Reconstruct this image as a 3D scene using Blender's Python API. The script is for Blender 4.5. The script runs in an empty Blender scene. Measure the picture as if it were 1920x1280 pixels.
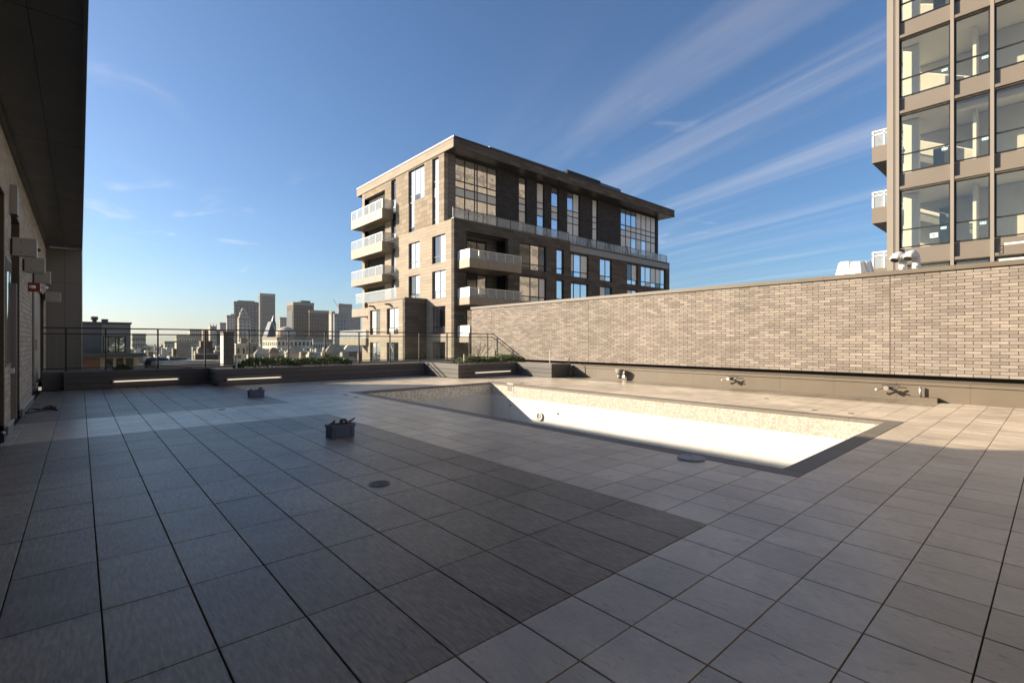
import bpy, math, random
import numpy as np
random.seed(7)
# ------------------------------------------------------------------ camera, sky, sun
scene = bpy.context.scene
COL = scene.collection
F, YAW, H = 911.3, 0.7264, 1.436          # focal length in photo pixels, heading from +Y to +X, eye height
CY, SY = math.cos(YAW), math.sin(YAW)
cam = bpy.data.objects.new('camera', bpy.data.cameras.new('camera')); COL.objects.link(cam)
cam.location = (0, 0, H); cam.rotation_euler = (math.pi/2, 0, -YAW)
cam.data.sensor_width = 36; cam.data.lens = 36*F/1920; cam.data.clip_end = 20000; cam.data.clip_start = .05
scene.camera = cam
SUN = (-.957, 1.0, .5228)                   # towards the sun
SUN_EL = math.atan2(SUN[2], math.hypot(SUN[0], SUN[1])); SUN_AZ = math.atan2(SUN[0], SUN[1])
world = bpy.data.worlds.new('World'); scene.world = world; world.use_nodes = True
wn, wl = world.node_tree.nodes, world.node_tree.links
wn.clear()
def N(nt, t, **k):
    n = nt.nodes.new(t)
    for a, b in k.items():
        if a == 'i':
            for q, v in b.items(): n.inputs[q].default_value = v
        else: setattr(n, a, b)
    return n
W = world.node_tree
sky = N(W, 'ShaderNodeTexSky', sky_type='NISHITA', sun_disc=False, sun_elevation=SUN_EL, sun_rotation=SUN_AZ,
        altitude=30, air_density=1.0, dust_density=1.1, ozone_density=9.0)
bg = N(W, 'ShaderNodeBackground', i={'Strength': .09}); wo = N(W, 'ShaderNodeOutputWorld')
tc = N(W, 'ShaderNodeTexCoord'); sep = N(W, 'ShaderNodeSeparateXYZ'); wl.new(tc.outputs['Generated'], sep.inputs[0])
def wmath(op, a, b=None, c=None, clamp=False):
    n = N(W, 'ShaderNodeMath', operation=op, use_clamp=clamp)
    for k, v in enumerate((a, b, c)):
        if v is None: continue
        if isinstance(v, (int, float)): n.inputs[k].default_value = v
        else: wl.new(v, n.inputs[k])
    return n.outputs[0]
zc = wmath('MAXIMUM', sep.outputs['Z'], .03)
px = wmath('DIVIDE', sep.outputs['X'], zc); py = wmath('DIVIDE', sep.outputs['Y'], zc)
# cirrus on a cloud plane, drawn out along one wind direction
ca, sa = math.cos(.30), math.sin(.30)
along = wmath('ADD', wmath('MULTIPLY', px, sa), wmath('MULTIPLY', py, ca))
across = wmath('SUBTRACT', wmath('MULTIPLY', px, ca), wmath('MULTIPLY', py, sa))
def cirrus(sa_, sc_, off, lo, hi, det=6, rough=.55, dist=.6):
    v = N(W, 'ShaderNodeCombineXYZ', i={2: off})
    wl.new(wmath('MULTIPLY', along, sa_), v.inputs[0]); wl.new(wmath('MULTIPLY', across, sc_), v.inputs[1])
    n = N(W, 'ShaderNodeTexNoise', i={'Scale': 1.0, 'Detail': det, 'Roughness': rough, 'Distortion': dist}); wl.new(v.outputs[0], n.inputs['Vector'])
    m = N(W, 'ShaderNodeMapRange', interpolation_type='SMOOTHSTEP', i={'From Min': lo, 'From Max': hi}); wl.new(n.outputs[0], m.inputs[0])
    return m.outputs[0]
c1 = cirrus(.20, 2.5, 3.7, .40, .80, det=9)
c2 = cirrus(.05, .35, 9.1, .40, .66, det=3)
cl = wmath('MULTIPLY', c1, c2)
c3 = wmath('MULTIPLY', cirrus(.9, 1.3, 21.3, .60, .80, dist=1.5), cirrus(.2, .25, 33., .5, .62, det=2))
fade = N(W, 'ShaderNodeMapRange', i={'From Min': .03, 'From Max': .16}); wl.new(sep.outputs['Z'], fade.inputs[0])
msk = N(W, 'ShaderNodeMapRange', interpolation_type='SMOOTHSTEP', i={'From Min': .55, 'From Max': 1.7}); wl.new(across, msk.inputs[0])
cl = wmath('MULTIPLY', cl, msk.outputs[0])
cm = wmath('MULTIPLY', wmath('ADD', wmath('MULTIPLY', cl, .25), wmath('MULTIPLY', c3, .30), clamp=True), fade.outputs[0])
mixc = N(W, 'ShaderNodeMix', data_type='RGBA')
mixc.inputs['B'].default_value = (6.2, 6.2, 6.6, 1)
wl.new(cm, mixc.inputs['Factor']); wl.new(sky.outputs[0], mixc.inputs['A'])
wl.new(mixc.outputs['Result'], bg.inputs[0]); wl.new(bg.outputs[0], wo.inputs[0])
sl = bpy.data.lights.new('sun', 'SUN'); sl.energy = 4.1; sl.angle = math.radians(.53); sl.color = (1, .97, .94)
so = bpy.data.objects.new('sun', sl); COL.objects.link(so); so.location = (-30, 40, 40)
from mathutils import Vector, Matrix
so.rotation_euler = Vector(SUN).to_track_quat('Z', 'Y').to_euler()
vs = scene.view_settings; vs.view_transform = 'Standard'; vs.look = 'None'; vs.gamma = 1; vs.use_curve_mapping = False
vs.use_white_balance = True; vs.white_balance_temperature = 8500   # camera white balance for open shade
vs.exposure = 1.24
scene.render.engine = 'CYCLES'

# ------------------------------------------------------------------ photo pixel -> place
def ratio(u):                                # (x, y) per unit depth along the ray through column u
    r = (u-960)/F; return SY+r*CY, CY-r*SY
def on_ground(u, v, z=0):
    a, b = ratio(u); t = (H-z)*F/(v-640); return a*t, b*t
def on_x(u, x):  a, b = ratio(u); return b*x/a          # y where column u meets the plane X = x
def on_y(u, y):  a, b = ratio(u); return a*y/b
def hz(v, depth): return H+(640-v)*depth/F
def zx(u, v, x): return hz(v, x/ratio(u)[0])
def zy(u, v, y): return hz(v, y/ratio(u)[1])

# ------------------------------------------------------------------ materials
MATS = {}
def mat(name, col, rough=.6, var=.12, scale=4., bump=0., bscale=60., attr=0., spec=.5, metal=0., stretch=(1, 1, 1), grid=None,
        fine=0., fscale=200., stain=0., tint=None, spots=0.):
    if name in MATS: return MATS[name]
    m = bpy.data.materials.new(name); m.use_nodes = True; nt = m.node_tree; ln = nt.links.new
    b = nt.nodes['Principled BSDF']; b.inputs['Roughness'].default_value = rough
    b.inputs['Specular IOR Level'].default_value = spec; b.inputs['Metallic'].default_value = metal
    geo = N(nt, 'ShaderNodeNewGeometry')
    mp = N(nt, 'ShaderNodeMapping', i={'Scale': stretch}); ln(geo.outputs['Position'], mp.inputs[0])
    def mth(op, a, b_, clamp=False):
        n = N(nt, 'ShaderNodeMath', operation=op, use_clamp=clamp)
        for k, v in enumerate((a, b_)):
            if isinstance(v, (int, float)): n.inputs[k].default_value = v
            else: ln(v, n.inputs[k])
        return n.outputs[0]
    val = 1.0
    ns = N(nt, 'ShaderNodeTexNoise', i={'Scale': scale, 'Detail': 6, 'Roughness': .6}); ln(mp.outputs[0], ns.inputs['Vector'])
    val = mth('ADD', 1-var, mth('MULTIPLY', ns.outputs[0], 2*var))
    if fine:
        n2 = N(nt, 'ShaderNodeTexNoise', i={'Scale': fscale, 'Detail': 3, 'Roughness': .7}); ln(mp.outputs[0], n2.inputs['Vector'])
        val = mth('MULTIPLY', val, mth('ADD', 1-2.2*fine, mth('MULTIPLY', n2.outputs[0], 4.4*fine)))
    if stain:
        n3 = N(nt, 'ShaderNodeTexNoise', i={'Scale': .7, 'Detail': 5, 'Roughness': .65, 'Distortion': .8}); ln(geo.outputs['Position'], n3.inputs['Vector'])
        mr = N(nt, 'ShaderNodeMapRange', i={'From Min': .35, 'From Max': .7, 'To Min': 1-stain, 'To Max': 1+stain*.5}); ln(n3.outputs[0], mr.inputs[0])
        val = mth('MULTIPLY', val, mr.outputs[0])
    if spots:
        n4 = N(nt, 'ShaderNodeTexNoise', i={'Scale': 6., 'Detail': 6, 'Roughness': .75, 'Distortion': 1.5}); ln(mp.outputs[0], n4.inputs['Vector'])
        m4 = N(nt, 'ShaderNodeMapRange', i={'From Min': .57, 'From Max': .68, 'To Min': 1., 'To Max': 1-spots}); ln(n4.outputs[0], m4.inputs[0]); val = mth('MULTIPLY', val, m4.outputs[0])
    if attr:
        at = N(nt, 'ShaderNodeAttribute', attribute_name='rnd')
        val = mth('MULTIPLY', val, mth('ADD', 1-attr, mth('MULTIPLY', at.outputs['Fac'], 2*attr)))
    base = N(nt, 'ShaderNodeRGB'); base.outputs[0].default_value = (*col, 1); co = base.outputs[0]
    if tint:
        at2 = N(nt, 'ShaderNodeAttribute', attribute_name='rnd')
        tr = N(nt, 'ShaderNodeMath', operation='FRACT'); ln(mth('MULTIPLY', at2.outputs['Fac'], 7.13), tr.inputs[0])
        tm = N(nt, 'ShaderNodeMix', data_type='RGBA'); ln(co, tm.inputs['A']); tm.inputs['B'].default_value = (*tint, 1); ln(tr.outputs[0], tm.inputs['Factor']); co = tm.outputs['Result']
    hgt = None
    if grid:      # far facades / fine masonry: w, h, joint, joint colour, offset, variation, bump
        gw, gh, gj, gc, goff, gvar = grid
        sp = N(nt, 'ShaderNodeSeparateXYZ'); ln(geo.outputs['Position'], sp.inputs[0])
        cb = N(nt, 'ShaderNodeCombineXYZ'); ln(mth('ADD', sp.outputs[0], sp.outputs[1]), cb.inputs[0]); ln(sp.outputs[2], cb.inputs[1])
        br = N(nt, 'ShaderNodeTexBrick', offset=goff, i={'Scale': 1., 'Mortar Size': gj, 'Mortar Smooth': .1, 'Bias': 0., 'Brick Width': gw, 'Row Height': gh})
        br.inputs['Color1'].default_value = (1-gvar, 1-gvar, 1-gvar, 1); br.inputs['Color2'].default_value = (1+gvar, 1+gvar, 1+gvar, 1); br.inputs['Mortar'].default_value = (1, 1, 1, 1)
        ln(cb.outputs[0], br.inputs['Vector'])
        v1 = N(nt, 'ShaderNodeMix', data_type='RGBA', blend_type='MULTIPLY', i={'Factor': 1.}); ln(co, v1.inputs['A']); ln(br.outputs['Color'], v1.inputs['B'])
        v2 = N(nt, 'ShaderNodeMix', data_type='RGBA'); ln(br.outputs['Fac'], v2.inputs['Factor']); ln(v1.outputs['Result'], v2.inputs['A']); v2.inputs['B'].default_value = (*gc, 1)
        co = v2.outputs['Result']; hgt = mth('SUBTRACT', 1., br.outputs['Fac'])
    mx = N(nt, 'ShaderNodeVectorMath', operation='SCALE'); ln(co, mx.inputs[0]); ln(val, mx.inputs['Scale'])
    ln(mx.outputs[0], b.inputs['Base Color'])
    rr = N(nt, 'ShaderNodeMapRange', i={'To Min': max(.02, rough-.12), 'To Max': min(1, rough+.12)}); ln(ns.outputs[0], rr.inputs[0]); ln(rr.outputs[0], b.inputs['Roughness'])
    if bump:
        bn = N(nt, 'ShaderNodeTexNoise', i={'Scale': bscale, 'Detail': 4, 'Roughness': .65}); ln(mp.outputs[0], bn.inputs['Vector'])
        bu = N(nt, 'ShaderNodeBump', i={'Strength': bump, 'Distance': .01}); ln(bn.outputs[0], bu.inputs['Height']); ln(bu.outputs[0], b.inputs['Normal'])
    MATS[name] = m; return m
def glass(name, tint=(.92, .96, .95), ior=1.45, add=.02, rough=.0):
    if name in MATS: return MATS[name]
    m = bpy.data.materials.new(name); m.use_nodes = True; nt = m.node_tree; nt.nodes.clear(); ln = nt.links.new
    o = N(nt, 'ShaderNodeOutputMaterial'); t = N(nt, 'ShaderNodeBsdfTransparent', i={0: (*tint, 1)}); g = N(nt, 'ShaderNodeBsdfGlossy', i={'Roughness': rough})
    fr = N(nt, 'ShaderNodeFresnel', i={'IOR': ior}); ad = N(nt, 'ShaderNodeMath', operation='ADD', use_clamp=True, i={1: add}); ln(fr.outputs[0], ad.inputs[0])
    ge = N(nt, 'ShaderNodeNewGeometry'); e1 = N(nt, 'ShaderNodeMath', operation='MULTIPLY_ADD', i={1: -2., 2: 1.}); ln(ge.outputs['Backfacing'], e1.inputs[0])
    e2 = N(nt, 'ShaderNodeMath', operation='POWER', i={0: ior}); ln(e1.outputs[0], e2.inputs[1]); ln(e2.outputs[0], fr.inputs['IOR'])     # same reflectance from both faces of the pane
    x = N(nt, 'ShaderNodeMixShader'); ln(ad.outputs[0], x.inputs[0]); ln(t.outputs[0], x.inputs[1]); ln(g.outputs[0], x.inputs[2]); ln(x.outputs[0], o.inputs[0])
    MATS[name] = m; return m
def mirror(name, col, rough, metal=.9, wob=.015):
    if name in MATS: return MATS[name]
    m = bpy.data.materials.new(name); m.use_nodes = True; nt = m.node_tree; b = nt.nodes['Principled BSDF']
    b.inputs['Base Color'].default_value = (*col, 1); b.inputs['Metallic'].default_value = metal; b.inputs['Roughness'].default_value = rough
    geo = N(nt, 'ShaderNodeNewGeometry'); ns = N(nt, 'ShaderNodeTexNoise', i={'Scale': .9, 'Detail': 2}); nt.links.new(geo.outputs['Position'], ns.inputs['Vector'])
    bu = N(nt, 'ShaderNodeBump', i={'Strength': 1., 'Distance': wob}); nt.links.new(ns.outputs[0], bu.inputs['Height']); nt.links.new(bu.outputs[0], b.inputs['Normal'])
    MATS[name] = m; return m

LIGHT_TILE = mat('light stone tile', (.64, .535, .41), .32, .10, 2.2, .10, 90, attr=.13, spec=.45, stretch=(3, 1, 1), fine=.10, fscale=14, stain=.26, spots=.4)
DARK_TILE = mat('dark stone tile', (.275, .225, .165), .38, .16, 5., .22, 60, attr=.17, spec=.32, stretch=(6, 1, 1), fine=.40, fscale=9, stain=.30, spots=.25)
GROUT = mat('dark joint bed', (.03, .028, .026), .9)
COPING = mat('charcoal coping stone', (.20, .17, .135), .6, .2, 12, .3, 150, attr=.08, fine=.2, fscale=150)
BRICK = mat('beige brick', (.315, .265, .222), .85, .12, 9, .5, 80, attr=.22, stain=.16, spec=.25, fine=.16, fscale=90, tint=(.255, .22, .192))
MORTAR = mat('mortar', (.105, .083, .062), .95, .1, 20, spec=.1)
BRICK_D = mat('grey brick', (.48, .42, .34), .85, .15, 9, .6, 70, attr=.16, spec=.25, fine=.2, fscale=60)
PLANK = mat('dark composite plank', (.10, .09, .085), .6, .14, 3., .25, 60, attr=.12, stretch=(1, 1, 12), fine=.12, fscale=30)
CAP = mat('grey cap board', (.22, .21, .20), .5, .15, 4)
METAL_BEIGE = mat('beige coated metal', (.155, .125, .092), .45, .05, 1.5, stain=.06)
METAL_DARK = mat('dark coated metal', (.055, .053, .05), .36, .15, 2., stain=.15)
METAL_FIN = mat('grey brown cladding', (.19, .175, .155), .5, .05, 1.)
BLACK = mat('black metal', (.02, .02, .021), .4)
STEEL = mat('dark steel rail', (.06, .055, .05), .35, .1, 5, metal=.6)
STEEL_L = mat('brushed steel', (.55, .53, .50), .35, .1, 8, metal=.8)
WHITE = mat('white paint', (.72, .70, .67), .45, .05, 3)
WHITE_D = mat('dusty white paint', (.62, .59, .54), .6, .12, 5)
PLASTER = mat('white pool plaster', (.66, .64, .59), .7, .06, 2., stain=.14)
MOSAIC = mat('pearl mosaic', (.50, .465, .40), .3, .06, 6, grid=(.032, .032, .003, (.46, .41, .33), 0., .3))
MOSAIC2 = mat('speckled mosaic', (.74, .68, .58), .25, .06, 6, grid=(.045, .03, .004, (.45, .40, .33), .5, .38))
FASCIA = mat('tan balcony panel', (.25, .195, .14), .5, .08, 1.)
SOIL = mat('soil', (.06, .05, .04), .95, .3, 20, .5)
LEAF = mat('hedge leaf', (.095, .125, .035), .5, .35, 8, attr=.5)
TWIG = mat('twig', (.16, .10, .075), .8, .2, 20)
GLASS = glass('railing glass', (.93, .96, .94), 1.35, .0)
def milky(name, col, f):
    m = bpy.data.materials.new(name); m.use_nodes = True; nt = m.node_tree; nt.nodes.clear(); o = N(nt, 'ShaderNodeOutputMaterial'); t = N(nt, 'ShaderNodeBsdfTransparent'); d_ = N(nt, 'ShaderNodeBsdfPrincipled', i={'Base Color': (*col, 1), 'Roughness': .15}); x = N(nt, 'ShaderNodeMixShader', i={0: f})
    nt.links.new(t.outputs[0], x.inputs[1]); nt.links.new(d_.outputs[0], x.inputs[2]); nt.links.new(x.outputs[0], o.inputs[0]); return m
BALGLASS = milky('balcony glass', (.40, .44, .45), .45)
TOWER_GLASS = glass('tower glass', (.93, .93, .88), 1.45, .04)
STONE = mat('beige limestone cladding', (.35, .287, .222), .8, .10, .8, .2, 10, grid=(1.6, .31, .012, (.19, .155, .12), .5, .10), spec=.2)
STONE_D = mat('rough split stone', (.29, .235, .175), .9, .16, 1.5, .4, 6, grid=(.95, .47, .02, (.15, .125, .10), .5, .16), spec=.2)
STONE_SHADE = mat('shade toned stone cladding', (.098, .083, .07), .85, .18, .8, .3, 8, grid=(1.3, .31, .01, (.05, .04, .033), .5, .25), spec=.2)  # stone copy for faces turned from the sun; shade is in its colour
CHAR = mat('charcoal brick', (.04, .037, .038), .8, .3, 4, .8, 9, grid=(.35, .1, .012, (.025, .022, .022), .5, .4), spec=.3)
SIDING = mat('grey lap siding', (.135, .12, .105), .6, .1, 1, grid=(60., .42, .02, (.04, .035, .03), 0., .08))
FRAME = mat('black window frame', (.012, .012, .013), .4)
PANE = mirror('reflective pane', (.62, .64, .66), .03)
PANE_D = mirror('dark pane', (.12, .13, .14), .05)
BLIND = mat('pale blind behind glass', (.60, .56, .50), .25, .06, 1.5, spec=.8)
SPANDREL = mat('white spandrel glass', (.55, .54, .51), .2, .04, 1., spec=.8)

# ------------------------------------------------------------------ mesh helpers
class MB:
    def __init__(s): s.v = []; s.f = []; s.r = []
    def add(s, vs_, fs, r=.5):
        k = len(s.v); s.v += [tuple(a) for a in vs_]; s.f += [tuple(k+i for i in f) for f in fs]; s.r += [r]*len(fs); return s
    def box(s, x0, x1, y0, y1, z0, z1, r=.5):
        return s.add([(x0,y0,z0),(x1,y0,z0),(x1,y1,z0),(x0,y1,z0),(x0,y0,z1),(x1,y0,z1),(x1,y1,z1),(x0,y1,z1)],
                     [(0,3,2,1),(4,5,6,7),(0,1,5,4),(1,2,6,5),(2,3,7,6),(3,0,4,7)], r)
    def tilebox(s, x0, x1, y0, y1, z0, z1, c=.004, r=.5, dz=(0,0,0,0)):   # top chamfer
        b = [(x0,y0),(x1,y0),(x1,y1),(x0,y1)]; t = [(x0+c,y0+c),(x1-c,y0+c),(x1-c,y1-c),(x0+c,y1-c)]
        vs_ = [(x,y,z0) for x,y in b]+[(x,y,z1-c+d) for (x,y),d in zip(b,dz)]+[(x,y,z1+d) for (x,y),d in zip(t,dz)]
        fs = [(8,9,10,11)]
        for k in range(4):
            q = (k+1)%4; fs += [(k,q,4+q,4+k),(4+k,4+q,8+q,8+k)]
        return s.add(vs_, fs, r)
    def tube(s, pts, rad, n=8, r=.5, cap=True):
        pts = [Vector(p) for p in pts]; rads = rad if isinstance(rad, (list, tuple)) else [rad]*len(pts)
        k = len(s.v); fs = []; prev = None
        for i, p in enumerate(pts):
            d = (pts[min(i+1, len(pts)-1)]-pts[max(i-1, 0)]).normalized()
            up = Vector((0,0,1)) if abs(d.z) < .95 else Vector((1,0,0))
            a = d.cross(up).normalized() if prev is None else (prev-d*prev.dot(d)).normalized()
            prev = a; b = d.cross(a)
            for q in range(n):
                an = 2*math.pi*q/n; s.v.append(tuple(p+(a*math.cos(an)+b*math.sin(an))*rads[i]))
        for i in range(len(pts)-1):
            for q in range(n):
                w = (q+1)%n; fs.append((k+i*n+q, k+i*n+w, k+(i+1)*n+w, k+(i+1)*n+q))
        if cap: fs.append(tuple(k+q for q in range(n-1,-1,-1))); fs.append(tuple(k+(len(pts)-1)*n+q for q in range(n)))
        s.f += fs; s.r += [r]*len(fs); return s
    def lathe(s, prof, c=(0,0,0), n=20, r=.5):      # profile (radius, z) about a vertical axis
        k = len(s.v); fs = []
        for (rr, z) in prof:
            for q in range(n):
                an = 2*math.pi*q/n; s.v.append((c[0]+rr*math.cos(an), c[1]+rr*math.sin(an), c[2]+z))
        for i in range(len(prof)-1):
            for q in range(n):
                w = (q+1)%n; fs.append((k+i*n+q, k+i*n+w, k+(i+1)*n+w, k+(i+1)*n+q))
        fs.append(tuple(k+q for q in range(n-1,-1,-1))); fs.append(tuple(k+(len(prof)-1)*n+q for q in range(n)))
        s.f += fs; s.r += [r]*len(fs); return s
    def mesh(s, name):
        me = bpy.data.meshes.new(name); me.from_pydata(s.v, [], s.f); me.update()
        a = me.attributes.new('rnd', 'FLOAT', 'FACE'); a.data.foreach_set('value', s.r)
        return me
    def build(s, name, m, parent=None, smooth=False, loc=None):
        me = s.mesh(name); me.materials.append(m)
        if smooth: me.polygons.foreach_set('use_smooth', [True]*len(me.polygons))
        return link(name, me, parent, loc)
def link(name, data, parent=None, loc=None):
    o = bpy.data.objects.new(name, data); COL.objects.link(o)
    if parent is not None:
        o.parent = parent
        root = parent
        off = Vector((0,0,0))
        while root is not None: off += root.location; root = root.parent
        o.location = -off if loc is None else Vector(loc)-off     # part meshes are written in world coordinates
    elif loc is not None: o.location = loc
    return o
def tag(o, label, cat, group=None):
    o['label'] = label; o['category'] = cat
    if group: o['group'] = group
    return o
def thing(name, label, cat, loc=(0,0,0), group=None):
    return tag(link(name, None, None, loc), label, cat, group)
def structure(o): o['kind'] = 'structure'; return o
def stuff(o): o['kind'] = 'stuff'; return o
def bx(name, m, parent, *b, r=.5): return MB().box(*b, r=r).build(name, m, parent)

# ------------------------------------------------------------------ ground and deck
gr = MB().box(-3900, 3900, -1500, 5900, -23, -22).build('ground', mat('city ground', (.17, .155, .135), .9, .25, .02)); structure(gr)
X0, XP = -.86, 15.1                       # left wall face, parapet face
WALLX = 16.2                              # brick wall face
PX0, PX1, PY0, PY1 = 5.905, 10.75, 2.05, 13.2          # pool inside
OX0, OX1, OY0, OY1 = 5.684, 11.0, 1.833, 13.44         # coping outside
P1Y, P2Y, P3Y, P4Y = 19.3, 17.87, 15.42, 13.35         # planter fronts
PAX, PBX, PCX = 3.3, 10.92, 13.95
RAILY, TOPZ = 19.75, .55
d = MB()
for a in ((-1.0, OX0+.03, -4, 20.2), (OX1-.03, WALLX-.02, -4, 20.2), (OX0+.03, OX1-.03, -4, OY0+.03), (OX0+.03, OX1-.03, OY1-.03, 20.2)):
    d.box(*a, -.5, -.022)
d.box(-1.0, WALLX-.02, -4, 20.2, -21.9, -2.0)
deck = structure(d.build('deck', GROUT))
XL = [-.3157+.4*(i+1) for i in range(-3, 40)]
YF = [1.833-.397*k for k in range(0, 10)][::-1]
YM = [1.833+.392*k for k in range(1, 60)]
def front_y(x):
    return P1Y if x < PAX else P2Y if x < PBX else P3Y if x < PCX else P4Y
tiles = []                                 # (kind, x0,x1,y0,y1)
def put(kind, x0, x1, y0, y1):
    x0 = max(x0, X0+.02); x1 = min(x1, XP); y1 = min(y1, front_y((x0+x1)/2))
    if x1-x0 < .03 or y1-y0 < .03: return
    if x1 > OX0 and x0 < OX1 and y1 > OY0 and y0 < OY1:     # cut round the pool
        if x0 < OX0-.03: x1 = OX0
        elif x1 > OX1+.03: x0 = OX1
        elif y0 < OY0-.03: y1 = OY0
        elif y1 > OY1+.03: y0 = OY1
        else: return
        if x1-x0 < .03 or y1-y0 < .03: return
    tiles.append((kind, x0, x1, y0, y1))
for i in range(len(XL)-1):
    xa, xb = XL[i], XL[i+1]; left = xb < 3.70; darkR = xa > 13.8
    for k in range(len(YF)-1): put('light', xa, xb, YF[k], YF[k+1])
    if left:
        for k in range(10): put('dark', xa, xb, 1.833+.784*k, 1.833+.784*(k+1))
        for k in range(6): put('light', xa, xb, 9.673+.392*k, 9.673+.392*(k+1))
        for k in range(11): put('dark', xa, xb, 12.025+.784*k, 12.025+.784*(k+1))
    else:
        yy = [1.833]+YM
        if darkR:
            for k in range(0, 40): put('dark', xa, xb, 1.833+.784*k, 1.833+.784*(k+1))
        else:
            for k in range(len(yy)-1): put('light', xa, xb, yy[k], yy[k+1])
def shown(t):
    cx, cy = (t[1]+t[2])/2, (t[3]+t[4])/2; zf = cx*SY+cy*CY; xr = cx*CY-cy*SY
    if zf < .35: return 0
    u = 960+F*xr/zf; v = 640+F*H/zf
    if u < -150 or u > 2070 or v > 1500: return 0
    return (t[2]-t[1])*(t[4]-t[3])/zf**3
G = .0036
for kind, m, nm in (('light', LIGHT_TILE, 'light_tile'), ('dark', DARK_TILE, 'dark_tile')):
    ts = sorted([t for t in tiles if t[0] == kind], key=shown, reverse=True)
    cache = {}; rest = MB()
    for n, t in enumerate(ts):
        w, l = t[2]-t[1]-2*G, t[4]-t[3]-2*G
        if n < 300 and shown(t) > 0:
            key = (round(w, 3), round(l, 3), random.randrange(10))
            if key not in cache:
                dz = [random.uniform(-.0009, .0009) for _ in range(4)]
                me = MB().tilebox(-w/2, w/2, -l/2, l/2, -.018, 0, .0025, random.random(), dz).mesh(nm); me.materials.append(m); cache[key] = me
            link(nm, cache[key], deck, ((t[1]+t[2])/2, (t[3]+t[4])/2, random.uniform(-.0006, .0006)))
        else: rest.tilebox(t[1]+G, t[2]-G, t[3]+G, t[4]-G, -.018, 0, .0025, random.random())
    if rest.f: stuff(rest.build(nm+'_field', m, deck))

# ------------------------------------------------------------------ swimming pool
pool = thing('swimming_pool', 'empty white rectangular swimming pool sunk in the tiled deck', 'pool', (PX0, PY0, 0))
D = -1.5; BZ = -.40
bx('pool_floor', PLASTER, pool, PX0-.1, PX1+.1, PY0-.1, PY1+.1, D-.2, D)
for nm, b in (('pool_wall', (PX1, PX1+.22, PY0-.2, PY1+.2)), ('pool_wall', (PX0-.19, PX0, PY0-.2, PY1+.2)), ('pool_wall', (PX0, PX1, PY1, PY1+.2)), ('pool_wall', (PX0, PX1, PY0-.19, PY0))):
    bx(nm, PLASTER, pool, *b, D, -.04)
bx('mosaic_band', MOSAIC, pool, PX1-.008, PX1+.001, PY0, PY1-.009, BZ, -.035)
bx('mosaic_band', MOSAIC2, pool, PX0, PX1, PY1-.008, PY1+.001, BZ, -.035)
bx('mosaic_band', MOSAIC2, pool, PX0, PX1, PY0-.001, PY0+.008, BZ, -.035)
def coping(x0, x1, y0, y1, along_y):
    L = (y1-y0) if along_y else (x1-x0); n = max(1, round(L/.8))
    for k in range(n):
        a, b_ = L*k/n, L*(k+1)/n
        q = (x0, x1, y0+a+.0015, y0+b_-.0015) if along_y else (x0+a+.0015, x0+b_-.0015, y0, y1)
        MB().tilebox(*q, -.05, .003, .005, random.random()).build('coping_stone', COPING, pool)
coping(OX0+.003, PX0+.02, OY0+.003, OY1-.003, True); coping(PX1-.02, OX1-.003, OY0+.003, OY1-.003, True)
coping(PX0+.023, PX1-.023, OY0+.003, PY0+.02, False); coping(PX0+.023, PX1-.023, PY1-.02, OY1-.003, False)
ys = on_x(957, PX1); zs = zx(957, 727, PX1)
f_ = MB(); w_ = .16
for b in ((ys-w_, ys+w_, zs-.15, zs-.12), (ys-w_, ys+w_, zs+.12, zs+.15), (ys-w_, ys-w_+.03, zs-.12, zs+.12), (ys+w_-.03, ys+w_, zs-.12, zs+.12)):
    f_.box(PX1-.02, PX1-.005, *b)
sk = f_.build('skimmer_frame', WHITE_D, pool); bx('skimmer_mouth', mat('grey plastic', (.25, .23, .20), .6), sk, PX1-.012, PX1-.006, ys-w_+.03, ys+w_-.03, zs-.12, zs+.12)
yl, zl = on_x(1013, PX1), zx(1013, 780, PX1)
def disc_x(mb, x0, x1, yc, zc_, r0, r1, n=24, r=.5):      # ring/disc with axis along X
    k = len(mb.v)
    for x, rr in ((x1, r1), (x0, r1), (x0, r0), (x1-.001, r0)):
        for q in range(n): an = 2*math.pi*q/n; mb.v.append((x, yc+rr*math.cos(an), zc_+rr*math.sin(an)))
    for i in range(3):
        for q in range(n): w = (q+1)%n; mb.f.append((k+i*n+q, k+i*n+w, k+(i+1)*n+w, k+(i+1)*n+q)); mb.r.append(r)
    return mb
lt = disc_x(MB(), PX1-.05, PX1, yl, zl, .09, .135).build('pool_light_ring', WHITE_D, pool, True)
disc_x(MB(), PX1-.03, PX1, yl, zl, .001, .09).build('lens', mat('dull lens', (.3, .3, .29), .2), lt)
bx('crossbar', WHITE_D, lt, PX1-.045, PX1-.03, yl-.015, yl+.015, zl-.09, zl+.09)
for u, v in ((1046, 775), (957, 760)):
    y_, z_ = on_x(u, PX1), zx(u, v, PX1); disc_x(MB(), PX1-.02, PX1, y_, z_, .001, .035, 12).build('inlet', mat('grey plastic', (.25, .23, .20), .6), pool)

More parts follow.
